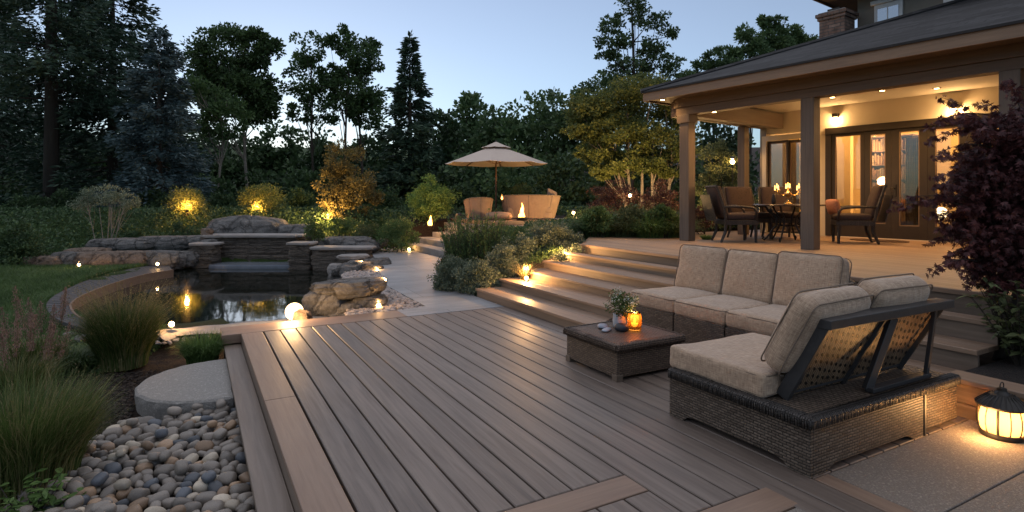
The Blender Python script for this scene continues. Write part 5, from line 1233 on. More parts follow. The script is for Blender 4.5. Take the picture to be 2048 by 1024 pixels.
def conifer(label, px, dep, ytop, rpx, mat='conifer', seed=1, ybase=None, bare=.03, dens=1.0, droop=.28, z0=None, power=.8, leaf=None, group=None, name='conifer', gap=0):
    global rng
    rng = np.random.default_rng(seed)
    p = D(px, dep); p.z = hz(p.x, p.y) if z0 is None else z0; hgt_ = ZY(ytop, dep)-p.z; r = rpx*dep/1149; leaf = leaf or dep*.0085
    e = empty(name, p, label, 'tree', group, rz=CR)
    MB().tube([(0,0,-.3),(0,0,hgt_*.5),(0,0,hgt_*.98)], [hgt_*.017+.02, hgt_*.011, .01], 8).build('trunk', M['bark'], e, smooth=True)
    V = []; z = hgt_*bare+.2; tw = MB()
    while z < hgt_*.985:
        u = z/hgt_; Lr = r*(1-u)**power*(1 if gap == 0 else 1+gap*math.sin(z*5))+.12
        for k in range(int(rng.integers(5,8))):
            a = rng.uniform(0,2*np.pi); Lb = Lr*rng.uniform(.6,1.12); n_ = int((18+ 62*Lb)*dens*(1 if Lb > .5 else .8)*(.11/leaf)*dep/24)
            t = rng.uniform(.12,1,n_)**.75; dz = -droop*Lb*t**1.4 + .16*Lb*t**3*(1 if u < .8 else 2)
            wdt = .24*Lb*(1.05-t)*1.2+.05; s = rng.normal(0,.5,n_)*wdt
            d = np.array([math.cos(a), math.sin(a)]); nrm = np.array([-d[1], d[0]])
            P = np.c_[(d[None]*t[:,None]*Lb + nrm[None]*s[:,None]), z+dz+rng.normal(0,.05*Lb+.03,n_)-np.abs(s)*.3]
            dirs = np.c_[d[0]+nrm[0]*np.sign(s)*.8, d[1]+nrm[1]*np.sign(s)*.8, np.full(n_, -.25)]
            V.append(leafquads(P, leaf*1.25, .30, unit(dirs), jitter=.45))
            if Lb > .7 and k < 3: tw.tube([(0,0,z),(d[0]*Lb*.5,d[1]*Lb*.5,z-droop*Lb*.35),(d[0]*Lb*.9,d[1]*Lb*.9,z-droop*Lb*.75)], [.02+.008*Lb,.012,.004], 4, cap=False)
        z += max(.16, hgt_*.021)*rng.uniform(.8,1.2)
    tip = np.c_[rng.normal(0,.05,(40,2)), hgt_*rng.uniform(.93,1.0,40)]; V.append(leafquads(tip, leaf, .3, jitter=.6, dirs=np.tile([0,0,1.],(40,1))))
    V = np.concatenate(V); npmesh('crown', V, 4, LM[mat], e, rng.uniform(0,1,len(V)))
    if tw.v: tw.build('branches', M['bark'], e, smooth=True)
    return e
def broad(label, px, dep, ells, mat='poplar', seed=1, ncl=60, per=110, leaf=None, cl=.2, trunks=None, ytrunk=None, bark='bark', tr=None, z0=None, aspect=.6, name='tree', group=None, shell=.35, nlimb=26, cat='tree', layered_=False, depthr=.8, up=.3):
    """ells: crown lobes surveyed as (px, py, rpx, rpy)"""
    global rng
    rng = np.random.default_rng(seed); s = dep/1149
    p = D(px, dep); p.z = hz(p.x, p.y) if z0 is None else z0; leaf = leaf or dep*.0062
    e = empty(name, p, label, cat, group, rz=CR); C_ = []; 
    vol = np.array([el[2]*el[3] for el in ells], float); vol /= vol.sum(); V = []; 
    for el, f in zip(ells, vol):
        c = np.array([(el[0]-px)*s, 0 if len(el) < 5 else el[4], ZY(el[1], dep)-p.z]); R_ = np.array([el[2]*s, el[2]*s*depthr, el[3]*s]); n_ = max(3, int(ncl*f))
        q, _ = blob(c, R_*.86, n_, shell); rc_ = max(.1, cl*min(R_[0], R_[2])*1.3)
        for k in range(n_):
            C_.append(q[k]); rr_ = rc_*rng.uniform(.6,1.35)*np.array([1.15,1.15,.62 if layered_ else .8]); m_ = max(4, int(per*rng.uniform(.5,1.4)))
            P, nrm = blob(q[k], rr_, m_, .15); out = unit(q[k]-c+np.array([0,0,.2])); V.append(leafquads(P, leaf, aspect, unit(nrm+.5*out), up=up, jitter=.9))
    V = np.concatenate(V); npmesh('crown', V, 4, LM[mat], e, rng.uniform(0,1,len(V)))
    trunks = trunks or [(0,0)]; tb_ = MB(); zt_ = ZY(ytrunk, dep)-p.z if ytrunk else np.mean([c[2] for c in C_]); tr = tr or dep*.006
    tops = []
    for bx, tx in trunks:
        a = (bx*s, rng.normal(0,.05), -.2); b_ = ((tx)*s, rng.normal(0,.1), zt_); pts = bez(a, b_, (rng.normal(0,.03*abs(zt_)), rng.normal(0,.03*abs(zt_)), 0), 7)
        tb_.tube(pts.tolist(), list(np.linspace(tr, tr*.5, 7)), 8); tops.append(pts)
    tb_.build('trunk', M[bark], e, smooth=True)
    lb = MB(); idx_ = rng.permutation(len(C_))[:nlimb]
    for i in idx_:
        c = C_[i]; pts = min(tops, key=lambda t: abs(t[-1][0]-c[0])); st_ = pts[int(rng.integers(3, 7))] if c[2] > pts[-1][2] else pts[int(rng.integers(2,6))]
        if st_[2] > c[2]: st_ = pts[2]
        lb.tube(bez(st_, c, (0,0,-.08*abs(c[2]-st_[2])), 5).tolist(), list(np.linspace(tr*.4, tr*.08, 5)), 5, cap=False)
    if lb.v: lb.build('limbs', M[bark], e, smooth=True)
    return e
# --- big conifers at the left
conifer('tall dark pine with a bare lower trunk at the far left', 103, 24, -380, 190, seed=2, bare=.27, dens=1.7, power=.35, droop=.15, name='pine_tree')
conifer('very tall dark conifer right of the bare trunk, reaching past the top edge', 225, 27, -170, 205, seed=3, dens=1.35, power=.75)
conifer('blue spruce standing in front of the tall dark conifers', 318, 23.5, 62, 105, 'spruce', seed=4, dens=1.15, power=.62, name='spruce_tree')
conifer('dark conifer leaning in from the left edge behind the pine', -20, 30, -60, 150, seed=5, dens=.9)
conifer('slim dark spruce spire rising alone against the sky', 820, 34, 66, 78, seed=6, dens=1.1, power=.95, name='spruce_tree', gap=.25, droop=.12)
# --- tall broadleaved trees
broad('tall round crowned tree with a long pale trunk, tallest of the left group', 497, 36, [(450,115,85,70),(515,100,48,55),(480,190,90,70),(420,170,60,60),(520,200,45,60)], seed=8, ncl=250, per=105, trunks=[(0,-8)], ytrunk=150, bark='barkp', tr=.10, cl=.19)
broad('leaning tree with a grey brown trunk in front of the tallest left tree', 430, 33, [(400,210,60,65),(455,240,55,60)], seed=9, ncl=55, per=80, trunks=[(0,22)], ytrunk=250, bark='barkp', tr=.085)
broad('narrow airy tree in the middle of the left group', 628, 38, [(622,95,38,45),(612,155,46,55),(640,205,42,55),(600,215,30,40)], seed=10, ncl=85, per=60, trunks=[(0,-4)], ytrunk=120, tr=.08, cl=.22)
broad('rounded tree at the right end of the left group, beside the spruce spire', 700, 38, [(680,80,36,36),(725,115,46,55),(700,180,56,65),(735,215,46,50),(665,150,30,40)], seed=11, ncl=150, per=80, trunks=[(-10,0),(30,12)], ytrunk=110, tr=.09, cl=.2)
# --- the wood behind, tree by tree
def wood_tree(i, px, dep, ytop, rpx, mat, label, ybot=420, per=70, seed=0):
    e = broad(label, px, dep, [(px, ytop+rpx*.75, rpx*.72, rpx*.75),(px-rpx*.35, ytop+rpx*1.5, rpx*.75, rpx*.8),(px+rpx*.35, ytop+rpx*1.6, rpx*.75, rpx*.85),(px, (ytop+rpx+ybot)/2+30, rpx*.9, max(30,(ybot-ytop-rpx)/2.1))], mat, seed=100+i+seed, ncl=int(85), per=per, cl=.3, shell=.5, nlimb=6, leaf=dep*.0088)
    return e
adj = ['shaggy','rounded','low domed','ragged','leafy','broad','bushy','squat']
wt = [(-40,33,230,90,'wood','dark bushy tree cut by the left edge below the pine'),(60,38,215,80,'wood','dark rounded tree behind the bare pine trunk'),(170,40,240,80,'wood','dark bushy tree seen under the tall conifer'),(300,42,210,80,'wood','dark tree hidden behind the blue spruce'),
 (395,44,250,70,'wood','dark tree right behind the blue spruce'),(480,46,262,75,'wood','dark tree below the tallest left tree'),(560,48,245,60,'wood','dark tree below the bright gap of evening sky'),(640,46,255,75,'wood','dark tree behind the autumn tree'),
 (735,44,262,75,'wood','dark tree between the autumn tree and the spruce spire'),(885,45,222,65,'wood','dark tree just right of the spruce spire'),(938,50,190,48,'slope','small crowned tree standing proud of the wood left of the parasol'),
 (1000,44,212,62,'slope','green tree directly above the parasol top'),(1062,41,184,68,'slope','rounded green tree up the wooded slope right of the parasol top'),(1128,38,158,72,'slope','tall green tree on the slope left of the olive gold tree'),(1195,36,140,75,'slope','green tree behind the left side of the olive gold tree'),
 (770,34,320,70,'dark','low dark tree left of the spruce trunk'),(860,33,318,70,'dark','low dark tree behind the light green bush'),(950,32,300,78,'wood','low dark tree left behind the parasol'),(1040,30,285,85,'slope','low green tree right behind the parasol'),(1130,27,300,80,'wood','dark shrubby tree behind the loveseat and red maple'),
 (520,34,345,70,'dark','low dark tree behind the lit globe shrubs'),(610,35,335,70,'dark','low dark tree left of the autumn tree'),(430,33,350,65,'dark','low dark tree behind the left lit globe shrub'),(240,31,370,75,'dark','low dark tree behind the slender multi stem tree'),(140,30,355,75,'dark','low dark tree right of the bare pine trunk'),(30,28,340,80,'dark','low dark tree behind the bush at the left edge'),(690,34,345,70,'dark','low dark tree behind the autumn tree, to its right'),
 (1330,27,280,80,'dark','dark tree between the multi stem trunks and the porch'),(1250,30,290,75,'dark','dark tree behind the multi stem trunks'),(1440,30,215,75,'wood','dark tree seen through the porch above the lit bush')]
for i, (px, dp, yt, rp_, mt_, lb) in enumerate(wt): wood_tree(i, px, dp, yt, rp_, mt_, lb)
# right hand trees
broad('tall open tree with tiered leafy branches, its top cut by the top edge', 1266, 27, [(1262,8,34,26),(1222,45,30,20),(1300,40,36,20),(1230,82,46,20),(1335,62,28,16),(1310,95,44,22),(1215,112,30,14),(1262,130,66,24),(1350,130,32,22),(1240,170,80,26),(1330,175,54,26)], 'slope', seed=60, ncl=210, per=58, trunks=[(-2,-2)], ytrunk=15, tr=.09, cl=.42, shell=.3, nlimb=60, layered_=True, leaf=.15)
broad('wide olive gold tree with several slender trunks behind the upper deck', 1275, 19.5, [(1190,215,62,42),(1280,190,85,45),(1350,225,50,50),(1165,265,55,22),(1240,265,95,42),(1330,290,70,45),(1185,310,60,20),(1265,325,80,30),(1150,240,30,18),(1210,340,60,22),(1330,335,50,26)], 'gold', seed=61, ncl=520, per=105, trunks=[(-14,-50),(-6,-22),(8,10),(36,30),(50,70)], ytrunk=290, tr=.07, bark='barkp', cl=.30, shell=.25, nlimb=50, layered_=True, leaf=.095)
for i, (px, dp, ells, lb) in enumerate(((1425,34,[(1405,150,26,40),(1428,118,20,32),(1450,150,28,46),(1400,200,40,40),(1440,210,46,50)],'pointed dark green tree left of the porch roof, first of the right group'),
    (1500,35,[(1468,110,26,40),(1490,82,24,40),(1515,100,30,44),(1480,160,46,48),(1520,170,44,44)],'pointed dark green tree second from the left of the right group'),(1545,36,[(1532,50,17,26),(1555,62,22,34),(1532,90,26,40),(1565,105,34,44),(1545,150,44,44)],'tallest dark green tree of the right group, behind the porch roof'),
    (1600,37,[(1588,72,20,28),(1605,92,26,34),(1622,112,24,34),(1600,140,40,36),(1640,135,26,30)],'dark green tree just left of the brick chimney'),(1370,33,[(1375,175,26,34),(1395,200,30,34),(1365,225,34,34)],'lower dark green tree at the eave corner'))):
    broad(lb, px, dp, ells, 'slope', 70+i, ncl=150, per=75, leaf=dp*.006, cl=.24, shell=.15, nlimb=12, tr=.1, aspect=.45)
# --- garden shrubs and small trees
def shrub(label, px, dep, w_px, ytop, ybase, mat, seed, ncl=26, per=90, leaf=None, z0=None, name='shrub', bark='bark', aspect=.55, shell=.4, cl=.32, nlimb=10, up=.3, lobes=None, dr=.85):
    h_ = (ybase-ytop); r_ = w_px/2
    ells = lobes or [(px-r_*.35, ytop+h_*.55, r_*.6, h_*.42), (px+r_*.35, ytop+h_*.6, r_*.6, h_*.40), (px, ytop+h_*.38, r_*.62, h_*.37), (px, ytop+h_*.72, r_*.95, h_*.28)]
    return broad(label, px, dep, ells, mat, seed, ncl, per, leaf or dep*.0045, cl, [(0,0),(-r_*.1,-r_*.3),(r_*.1,r_*.3)], ytop+h_*.45, bark, max(.008, dep*.0010), z0, aspect, name, None, shell, nlimb, 'shrub', depthr=dr, up=up)
shrub('tall autumn tinted shrub, its left side lit gold from below', 692, 20, 128, 275, 450, 'autumn', 200, 130, 100, .085, nlimb=40, cl=.2, lobes=[(690,320,42,42),(665,370,42,50),(715,380,46,48),(690,420,60,30),(745,390,20,30)])
shrub('globe shaped shrub glowing from within, left of the domed boulder', 374, 20, 72, 368, 440, 'gold', 201, 50, 75, .065, lobes=[(374,403,35,34)], nlimb=20)  # gold leaf colour carries some of the orange uplight
shrub('wider globe shaped shrub glowing from below, above the domed boulder', 521, 20.3, 90, 363, 440, 'gold', 202, 60, 80, .065, lobes=[(521,398,45,33)], nlimb=20)  # gold leaves here too, uplight warmth put into the colour
e = broad('slender pale tree of many thin stems behind the boulders at the left', 215, 17.8, [(175,405,34,15),(240,400,42,18),(210,385,44,16),(262,408,24,12),(160,413,20,9)], 'silver', 203, 80, 50, .06, .45, [(-16,-38),(-8,-14),(0,-2),(4,14),(10,36),(-4,24)], 415, 'barkp', .016, None, .5, 'multi_stem_tree', nlimb=40, layered_=True)
shrub('feathery light green bush left of the terrace chairs', 862, 19.6, 104, 345, 442, 'lime', 204, 170, 90, .075, z0=.75, aspect=.3, cl=.26, nlimb=30, lobes=[(858,370,20,28),(840,395,28,30),(888,395,28,28),(862,400,40,36),(862,420,52,24)])
shrub('rounded green hedge bush beside the grey stone steps', 795, 17.5, 108, 432, 497, 'green', 205, 70, 90, .055, z0=.0)
shrub('small pointed shrub at the right end of the waterfall wall', 630, 16.2, 50, 425, 486, 'green', 206, 40, 60, .05)
shrub('low leafy shrub on the bank below the autumn shrub', 690, 18, 90, 428, 470, 'green', 207, 40, 70, .055)
shrub('low green shrub between the bank boulder and the round hedge bush', 735, 17.6, 66, 440, 482, 'olive', 208, 30, 70, .055)
shrub('shadowy bush at the left edge of the lawn', 38, 14.5, 104, 438, 545, 'dark', 209, 80, 95, .07)
shrub('dark little shrub under the slender multi stem tree', 268, 17.8, 66, 452, 492, 'dark', 210, 30, 70, .06)
shrub('dark mounded shrub behind the long grey boulder', 367, 18.0, 80, 442, 486, 'dark', 211, 36, 70, .06)
shrub('small tree fern like shrub in front of the wood left of the globe shrubs', 310, 21, 60, 420, 460, 'dark', 212, 24, 70, .07)
shrub('grassy gold tipped plant in a pot behind the loveseat', 1043, 20.6, 56, 362, 405, 'gold', 213, 30, 60, .07, z0=.93, aspect=.2)
for i, (px, dp, w_, yt, yb, mt_, lb) in enumerate(((150,23,110,372,430,'dark','dark rounded shrub between the bare pine trunk and the slender pale tree'),(60,22,120,385,440,'dark','dark spreading shrub behind the bush at the left edge'),(445,22.5,70,385,436,'dark','dark shrub filling the gap between the two glowing globe shrubs'),
    (600,22,76,372,436,'dark','dark shrub between the right globe shrub and the autumn shrub'),(310,22.5,90,375,436,'dark','dark shrub behind the boulders at the foot of the blue spruce'),(775,22,80,368,440,'dark','dark shrub right behind the autumn shrub at the foot of the spruce spire'),(925,23,70,365,425,'dark','dark shrub between the light green bush and the armchair'),
    (1195,12.6,70,412,462,'green','rounded mid green shrub at the left corner of the upper deck bed'),(1262,12.7,84,408,458,'olive','rounded olive shrub in the middle of the upper deck bed'),(1326,12.5,74,404,458,'green','rounded mid green shrub of the upper deck bed nearest the corner post'))):
    shrub(lb, px, dp, w_, yt, yb, mt_, 280+i, 60, 90, dp*.0045, z0=(.70 if i > 6 else None))
# bed between the two flights of steps
def sprig_shrub(label, px, dep, w_, h_, mat, seed, n, leaf, z0, name='shrub', lean=.35):
    global rng
    rng = np.random.default_rng(seed); p = D(px, dep, z0); e = empty(name, p, label, 'shrub', rz=CR); V = []; st_ = MB()
    for k in range(n):
        a = rng.uniform(0,6.28); r_ = w_/2*math.sqrt(rng.uniform(0,1)); bx, by = r_*math.cos(a)*.75, r_*math.sin(a)*.6; hh = h_*rng.uniform(.55,1.05)*(1-.35*(r_/(w_/2))**2)
        tx, ty = bx+math.cos(a)*lean*hh*rng.uniform(.1,1), by+math.sin(a)*lean*hh*rng.uniform(.1,1); m_ = 46; t = rng.uniform(.2,1,m_)
        P = np.c_[bx+(tx-bx)*t, by+(ty-by)*t, hh*t]+rng.normal(0,.008,(m_,3)); up_ = unit(np.array([tx-bx, ty-by, hh])); dirs = np.tile(up_*1.1,(m_,1))+unit(rng.normal(size=(m_,3)))*.9
        V.append(leafquads(P, leaf, .25, unit(dirs), jitter=.2)); st_.tube([(bx,by,0),(tx,ty,hh)], [.005,.002], 4, cap=False)
    V = np.concatenate(V); npmesh('foliage', V, 4, LM[mat], e, rng.uniform(0,1,len(V))); st_.build('stems', M['bark'], e); return e
sprig_shrub('dark green rosemary like shrub of upright sprigs in the bed', 955, 11.2, 1.45, 1.22, 'green', 220, 430, .058, .18)
sprig_shrub('low dark sprigged shrub at the left edge of the bed by the path', 915, 11.0, .9, .55, 'dark', 221, 160, .05, .05)
sil = [(905,10.25,84,508,590,.0,'silver green mounded shrub nearest the path in the bed'),(955,9.95,100,512,592,.0,'silver green mounded shrub nearest the bottom wooden step'),(1003,10.3,92,490,568,.1,'silver green mound left of the lit grass tuft'),(1032,10.9,96,462,540,.25,'pale variegated mound behind the lit grass tuft')]
for i, (px, dp, w_, yt, yb, z_, lb) in enumerate(sil): shrub(lb, px, dp, w_, yt, yb, 'silver', 222+i, 100, 110, .036, z0=z_, cl=.26)
shrub('wide variegated shrub at the top of the bed beside the upper steps', 1100, 11.4, 160, 438, 532, 'silver', 230, 190, 110, .042, z0=.35, cl=.2)
shrub('darker green shrub between the variegated one and the rosemary like shrub', 1040, 12.0, 90, 455, 520, 'green', 231, 70, 90, .045, z0=.3)
shrub('small white flecked shrub at the hedge end of the fourth wooden step', 1147, 10.6, 48, 488, 530, 'silver', 232, 34, 80, .032, z0=.40)
shrub('tiny pale shrub hanging over the third wooden step', 1122, 10.2, 34, 502, 530, 'silver', 233, 20, 70, .03, z0=.35)
def grass_clump(label, px, dep, n, h_, spread, width, mat, seed, z0=None, base=.12, droop=.35, name='ornamental_grass', group=None, stems=0, plume=0, stem_h=1.3, lean=.5, smat='straw', py=None):
    global rng
    rng = np.random.default_rng(seed); p = D(px, dep); p.z = hz(p.x, p.y) if z0 is None else z0
    e = empty(name, p, label, 'grass clump', group); Q, r_ = grass_blades(n, h_, spread, width, lean, droop, base); npmesh('blades', Q, 4, LM[mat], e, r_)
    if stems:
        Q, r_ = grass_blades(stems, h_*stem_h, spread*1.25, width*.75, lean, droop*.8, base); npmesh('seed_stems', Q, 4, LM[smat], e, r_)
        T_ = Q.reshape(stems, 4, 4, 3)[:, -1]; tip = T_[:, 2]; bot = T_[:, 0]
        m_ = 10; u = rng.uniform(-.6,1,(stems,m_,1)); P = (bot[:,None]*(1-u)+tip[:,None]*u).reshape(-1,3)+rng.normal(0,.006,(stems*m_,3)); V = leafquads(P, .018, .3, jitter=.5, dirs=np.repeat(unit(tip-bot), m_, 0)); npmesh('seed_heads', V, 4, LM[smat], e, rng.uniform(0,1,len(V)))
    if plume:
        a = rng.uniform(0,6.28,plume); rr_ = base*1.3*np.sqrt(rng.uniform(0,1,plume)); V = []; sm = MB()
        for k in range(plume):
            hh = h_*rng.uniform(1.15,1.6); x0, y0 = rr_[k]*math.cos(a[k]), rr_[k]*math.sin(a[k]); x1, y1 = x0*1.5+rng.normal(0,.05), y0*1.5+rng.normal(0,.05); m_ = 260; t = rng.uniform(0,1,m_); hl = .34; wd_ = .022*np.sin(np.pi*np.clip(t*.9+.08,0,1))**.8
            P = np.c_[x0+(x1-x0)*(1-hl/hh*(1-t))+rng.normal(0,1,m_)*wd_, y0+(y1-y0)*(1-hl/hh*(1-t))+rng.normal(0,1,m_)*wd_, hh-hl*(1-t)]
            V.append(leafquads(P, .022, .35, jitter=.5, dirs=np.tile([0,0,1.],(m_,1)))); sm.tube([(x0,y0,0),(x1,y1,hh)], [.003,.0015], 4, cap=False)
        V = np.concatenate(V); npmesh('plumes', V, 4, LM['plume'], e, rng.uniform(0,1,len(V))); sm.build('plume_stems', LM['straw'], e)
    return e
grass_clump('spiky grass tuft lit orange on the hedge side of the lower wooden steps', 1048, 9.75, 170, .36, .34, .010, 'straw', 240, z0=.25, base=.05, droop=.15)
grass_clump('big fountain of fine green grass with pale seed stems beside the boardwalk', 247, 6.75, 5200, .90, .36, .0075, 'grass', 241, z0=-.33, base=.24, droop=.28, stems=620, stem_h=1.35)
grass_clump('small bright green grass tuft beside the deck corner', 405, 6.85, 1700, .50, .27, .009, 'lime', 242, z0=-.33, base=.16, droop=.5)
grass_clump('tall dense grass in the near left corner with pinkish plumes behind it', 40, 3.95, 4800, .78, .36, .007, 'grass', 243, z0=-.33, base=.33, droop=.22, stems=160, stem_h=1.12)
grass_clump('pinkish brown feather plumed grass at the left edge', 32, 5.3, 1700, .62, .30, .008, 'grass', 244, z0=-.33, base=.20, plume=16, droop=.3)
grass_clump('second pinkish plumed grass just right of the left edge', 75, 6.3, 1300, .62, .30, .008, 'grass', 245, z0=-.33, base=.16, plume=11, droop=.35)
grass_clump('loose green grass mound between the plumes and the fountain grass', 135, 6.6, 2200, .36, .42, .008, 'green', 246, z0=-.33, base=.28, droop=.55)
gsp = [(1195,12.9),(1245,12.9),(1300,12.6),(1345,12.7),(1225,13.7),(1290,13.8),(1335,13.9)]
gl_ = ['first grass mound from the left behind the upper deck','second grass mound behind the upper deck, under the red maple','third grass mound behind the upper deck, under the garden light','grass mound behind the upper deck closest to the corner post','taller grass mound in the back row under the left of the red maple','taller grass mound in the back row in the middle','taller grass mound in the back row by the corner post']
for i, (px, dp) in enumerate(gsp): grass_clump(gl_[i], px, dp, 2000, .80+.16*(i > 3), .62, .013, ('green','olive','lime')[i % 3], 250+i, z0=.70, base=.28, droop=.58, stems=60, stem_h=1.2)
shrub('low wide red leaved maple behind the grasses at the upper deck', 1232, 15.3, 132, 352, 440, 'red', 260, 90, 90, .06, z0=.8, aspect=.3, cl=.22)
shrub('second low red leaved maple right of the multi stem trunks', 1322, 15.0, 80, 358, 430, 'red', 261, 50, 90, .06, z0=.8, aspect=.3)
shrub('tall rounded bush glowing green gold behind the corner post', 1440, 15.2, 120, 278, 465, 'olive', 262, 170, 110, .055, z0=.78, nlimb=50, cl=.18, lobes=[(1435,325,42,44),(1412,380,32,44),(1462,385,38,48),(1490,420,26,40),(1438,435,56,30)])
shrub('low reddish green bush beside the left dining chair', 1405, 13.6, 60, 405, 466, 'red', 263, 36, 80, .05, z0=.75)
shrub('thin twiggy green bush at the bay window corner', 1490, 13.9, 44, 360, 455, 'olive', 264, 40, 60, .045, z0=.75, nlimb=24)
grass_clump('little round grass tuft growing at the edge of the upper deck between post and chair', 1413, 11.9, 500, .17, .16, .008, 'lime', 265, z0=.76, base=.08, droop=.4)
# uplights
def uplight(px, dep, z, label, pw, c=(1,.44,.10)):
    e = empty('uplight', D(px, dep, z), label, 'garden spotlight', 'buried garden uplights'); MB().lathe([(.0001,0),(.05,0),(.06,.06),(.05,.10),(.04,.07),(.0001,.07)], n=14).build('housing', M['black'], e)
    MB().lathe([(.0001,.075),(.038,.075),(.03,.085),(.0001,.09)], n=12).build('lens', M['bulb'], e); lamp((0,0,.22), pw, c, .06, parent=e); return e
uplight(374, 19.75, 1.15, 'uplight burning inside the left globe shaped shrub', 36)
uplight(514, 20.05, 1.12, 'uplight burning below the right globe shaped shrub', 36)
uplight(650, 19.2, .85, 'uplight at the left foot of the autumn tinted shrub', 90, (1,.56,.18))
uplight(1232, 17.3, .9, 'uplight at the foot of the olive gold tree', 170, (1,.60,.24))
uplight(1370, 16.0, .9, 'uplight between the red maples and the porch', 60, (1,.6,.24))
# --- purple maple and shrub in the right corner
mp = W(4.30, 5.05, .26); mpl = empty('purple_maple', mp, 'dense dark purple Japanese maple leaning over the right end of the deck', 'tree', rz=CR)
rng = np.random.default_rng(300); V = []; lm_ = MB(); tr_b = MB()
for bx, tx, tz in ((0,.05,.9),(-.04,.25,1.0),(.06,-.12,.85)): tr_b.tube(bez((bx,0,-.05),(tx,rng.normal(0,.08),tz),(rng.normal(0,.08),0,0),7).tolist(), list(np.linspace(.034,.018,7)), 8)
tr_b.build('trunk', M['bark'], mpl, smooth=True)
lobes = [(.22,0,1.75,.42,.45,.42,150),(-.02,-.05,1.45,.45,.42,.36,150),(.35,-.1,1.25,.55,.4,.4,150),(-.08,-.05,1.05,.42,.36,.28,110),(.05,-.1,.78,.40,.3,.22,80),(.55,0,1.85,.4,.4,.4,80),(.0,.0,1.95,.24,.3,.16,26)]
def maple_leaf(P, size, nf=5):
    n = len(P); d0 = unit(rng.normal(size=(n,3))*np.array([1,1,.5])+np.array([-.15,-.1,-.75])); s0 = unit(np.cross(d0, rng.normal(size=(n,3)))); out = []
    sz = size*rng.uniform(.6,1.2,(n,1))
    for a in np.linspace(-1.1,1.1,nf):
        d = d0*math.cos(a)+s0*math.sin(a); pn = -d0*math.sin(a)+s0*math.cos(a); l_ = sz*(1-.3*abs(a)); w_ = l_*.13
        out.append(np.stack([P, P+d*l_*.5+pn*w_, P+d*l_, P+d*l_*.5-pn*w_], 1))
    return np.concatenate(out)
for (x, y, z, rx, ry, rz_, nc) in lobes:
    q, _ = blob((x,y,z), (rx,ry,rz_), nc, .35)
    for c in q:
        P, _ = blob(c, (.10,.10,.065), int(rng.integers(18,34)), .1); V.append(maple_leaf(P, .052))
        if rng.uniform() < .16: lm_.tube(bez((.05,0,.6),c,(0,0,.15),5).tolist(), [.010,.008,.006,.004,.002], 5, cap=False)
for (ex, ez, sx2, sz2) in ((-.42,2.30,.1,1.8),(-.28,2.22,.1,1.9),(-.50,2.10,.05,1.75),(-.12,2.38,.2,1.9),(.02,2.42,.3,1.9),(-.66,1.50,-.1,1.35),(-.82,1.38,-.1,1.3),(-.62,1.25,-.1,1.15),(-.72,1.58,-.1,1.4),(-.55,1.0,-.1,1.0),(-.50,.75,-.05,.85),(-.42,.66,-.05,.8),(-.6,1.75,-.05,1.6),(-.9,1.30,-.3,1.3)) + tuple((-.35-.33*rng.uniform(0,1), z_+.12*rng.normal(), -.12, z_) for z_ in np.linspace(.7,2.1,26)):
    pts = bez((sx2,-.05,sz2),(ex,-.1+rng.normal(0,.1),ez),(0,0,.12),8); lm_.tube(pts.tolist(), list(np.linspace(.007,.0015,8)), 5, cap=False)
    for c in pts[3:]:
        P, _ = blob(c+np.array([0,0,-.02]), (.06,.05,.035), 9, .1); V.append(maple_leaf(P, .055))
V = np.concatenate(V); npmesh('crown', V, 4, LM['purple'], mpl, rng.uniform(0,1,len(V))); lm_.build('limbs', M['bark'], mpl, smooth=True)
def big_leaf_shrub(label, p, w_, h_, seed, nst, leaf, mat='green', per=13, name='shrub'):
    global rng
    rng = np.random.default_rng(seed); e = empty(name, p, label, 'shrub', rz=CR); V = []; sm = MB()
    for k in range(nst):
        a = rng.uniform(0,6.28); r_ = w_*rng.uniform(.1,.5); tip = (r_*math.cos(a), r_*math.sin(a), h_*rng.uniform(.4,1)); pts = bez((tip[0]*.12,tip[1]*.12,0), tip, (0,0,.1*h_), 7); sm.tube(pts.tolist(), list(np.linspace(.006,.002,7)), 5, cap=False)
        for c in pts[2:]:
            P = np.tile(c,(per//5+1,1)); dirs = rng.normal(size=P.shape)*np.array([1,1,.4])+np.array([0,0,.1]); d = unit(dirs); n_ = len(P); L_ = leaf*rng.uniform(.6,1.2,(n_,1)); s_ = unit(np.cross(d, np.array([0,0,1.])+rng.normal(0,.3,(n_,3)))); dn = np.array([0,0,-1.])*L_*.18
            a0, a1, a2, a3 = P, P+d*L_*.35+dn*.1, P+d*L_*.7+dn*.5, P+d*L_+dn*1.3
            V.append(np.stack([a0, a1+s_*L_*.26, a2, a1], 1)*1.0); V.append(np.stack([a0, a1, a2, a1-s_*L_*.26], 1)); V.append(np.stack([a1+s_*L_*.26, a2+s_*L_*.2, a3, a2], 1)); V.append(np.stack([a1-s_*L_*.26, a2, a3, a2-s_*L_*.2], 1))
    V = np.concatenate(V); npmesh('foliage', V, 4, LM[mat], e, rng.uniform(0,1,len(V))); sm.build('stems', M['bark'], e, smooth=True); return e
big_leaf_shrub('green broad leaved shrub under the purple maple, behind the lantern', W(4.22,4.75,.26), 1.0, .74, 310, 46, .085, 'olive')
big_leaf_shrub('bright lime leaved seedling in the near left corner', W(-2.93,3.46,-.34), .55, .26, 311, 16, .06, 'lime', per=18, name='leafy_plant')
big_leaf_shrub('low leafy plant at the foot of the boardwalk end', W(-5.9,7.4,-.33), .8, .22, 312, 40, .05, 'green', per=18, name='leafy_plant')
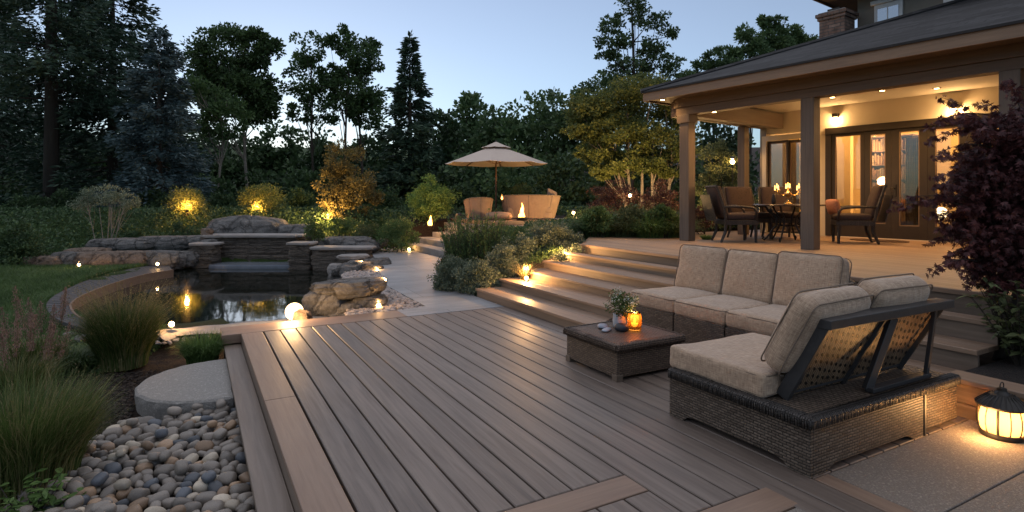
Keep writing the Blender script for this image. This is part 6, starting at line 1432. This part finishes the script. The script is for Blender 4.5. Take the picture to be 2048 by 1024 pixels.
# pale stones in the planting
for i, (px, py, s_) in enumerate(((150,672,.13),(172,678,.10),(165,690,.12),(140,682,.09))):
    p = G(px, py, -.3); o = rock_mesh('garden_stone', M['slab'], (s_,s_*.7,s_*.5), 120+i, sub=3, amp=.15); place(o, p+Vector((0,0,.08)), i); tag(o, ['white stone left of the fountain grass, back left of its cluster','white stone left of the fountain grass, nearest the grass','white stone left of the fountain grass, at the front of its cluster','smallest white stone at the left of the stone cluster'][i], 'stone')
# lawn and ground cover
lawn_poly = [tuple(G(a,b,-.15)[:2]) for a, b in [(-260,640),(-260,530),(60,532),(330,528),(240,546),(150,572),(100,596),(90,615),(110,640),(165,660),(120,690),(20,690)]]
rng = np.random.default_rng(400)
def scatter_grass(name, poly, n, h_, width, mat, dens=None):
    P = poly_pts(poly, n); P[:,2] = hgt(P[:,0], P[:,1]); Q, r_ = grass_blades(n, h_, h_*.7, width, .5, .2, .001, seg=2); Q = Q.reshape(n, 2, 4, 3) + P[:,None,None,:]
    return tag(npmesh(name, Q.reshape(-1,4,3), 4, LM[mat], rnd=r_), kind='stuff')
scatter_grass('lawn', lawn_poly, 90000, .13, .011, 'lawn')
gc_poly = [tuple(G(a,b,-.3)[:2]) for a, b in [(60,640),(165,650),(215,665),(330,668),(330,690),(200,740),(90,740),(20,760),(-50,700)]]
P = poly_pts(gc_poly, 26000); P[:,2] = hgt(P[:,0],P[:,1])+rng.uniform(0,.09,26000)*(.4+.6*np.sin(P[:,0]*9)*np.sin(P[:,1]*7)); tag(npmesh('ground_cover', leafquads(P, .032, .55, jitter=1), 4, LM['green'], rnd=rng.uniform(0,1,26000)), kind='stuff')
bank = [tuple(W(a,b)[:2]) for a, b in [(-16,17.3),(-3,17.3),(-2.5,21),(4,21.5),(6,26),(-24,26),(-24,18)]]
P = poly_pts(bank, 60000); P[:,2] = hgt(P[:,0],P[:,1])+rng.uniform(0,.3,60000); tag(npmesh('bank_ground_cover', leafquads(P, .11, .5, jitter=1), 4, LM['dark'], rnd=rng.uniform(0,1,60000)), kind='stuff')
bedp = [(4.25,8.85),(6.3,8.85),(7.4,10.3),(7.4,14),(6.0,14.1),(5.0,11.5)]
P = poly_pts(bedp, 26000); P[:,2] = hgt(P[:,0],P[:,1])+rng.uniform(0,.14,26000); tag(npmesh('bed_ground_cover', leafquads(P, .045, .5, jitter=1), 4, LM['green'], rnd=rng.uniform(0,1,26000)), kind='stuff')
rb2 = [(6.6,10.4),(14,10.4),(14,19),(7.5,13)]
P = poly_pts(rb2, 40000); P[:,2] = hgt(P[:,0],P[:,1])+rng.uniform(0,.22,40000); tag(npmesh('border_ground_cover', leafquads(P, .07, .5, jitter=1), 4, LM['dark'], rnd=rng.uniform(0,1,40000)), kind='stuff')
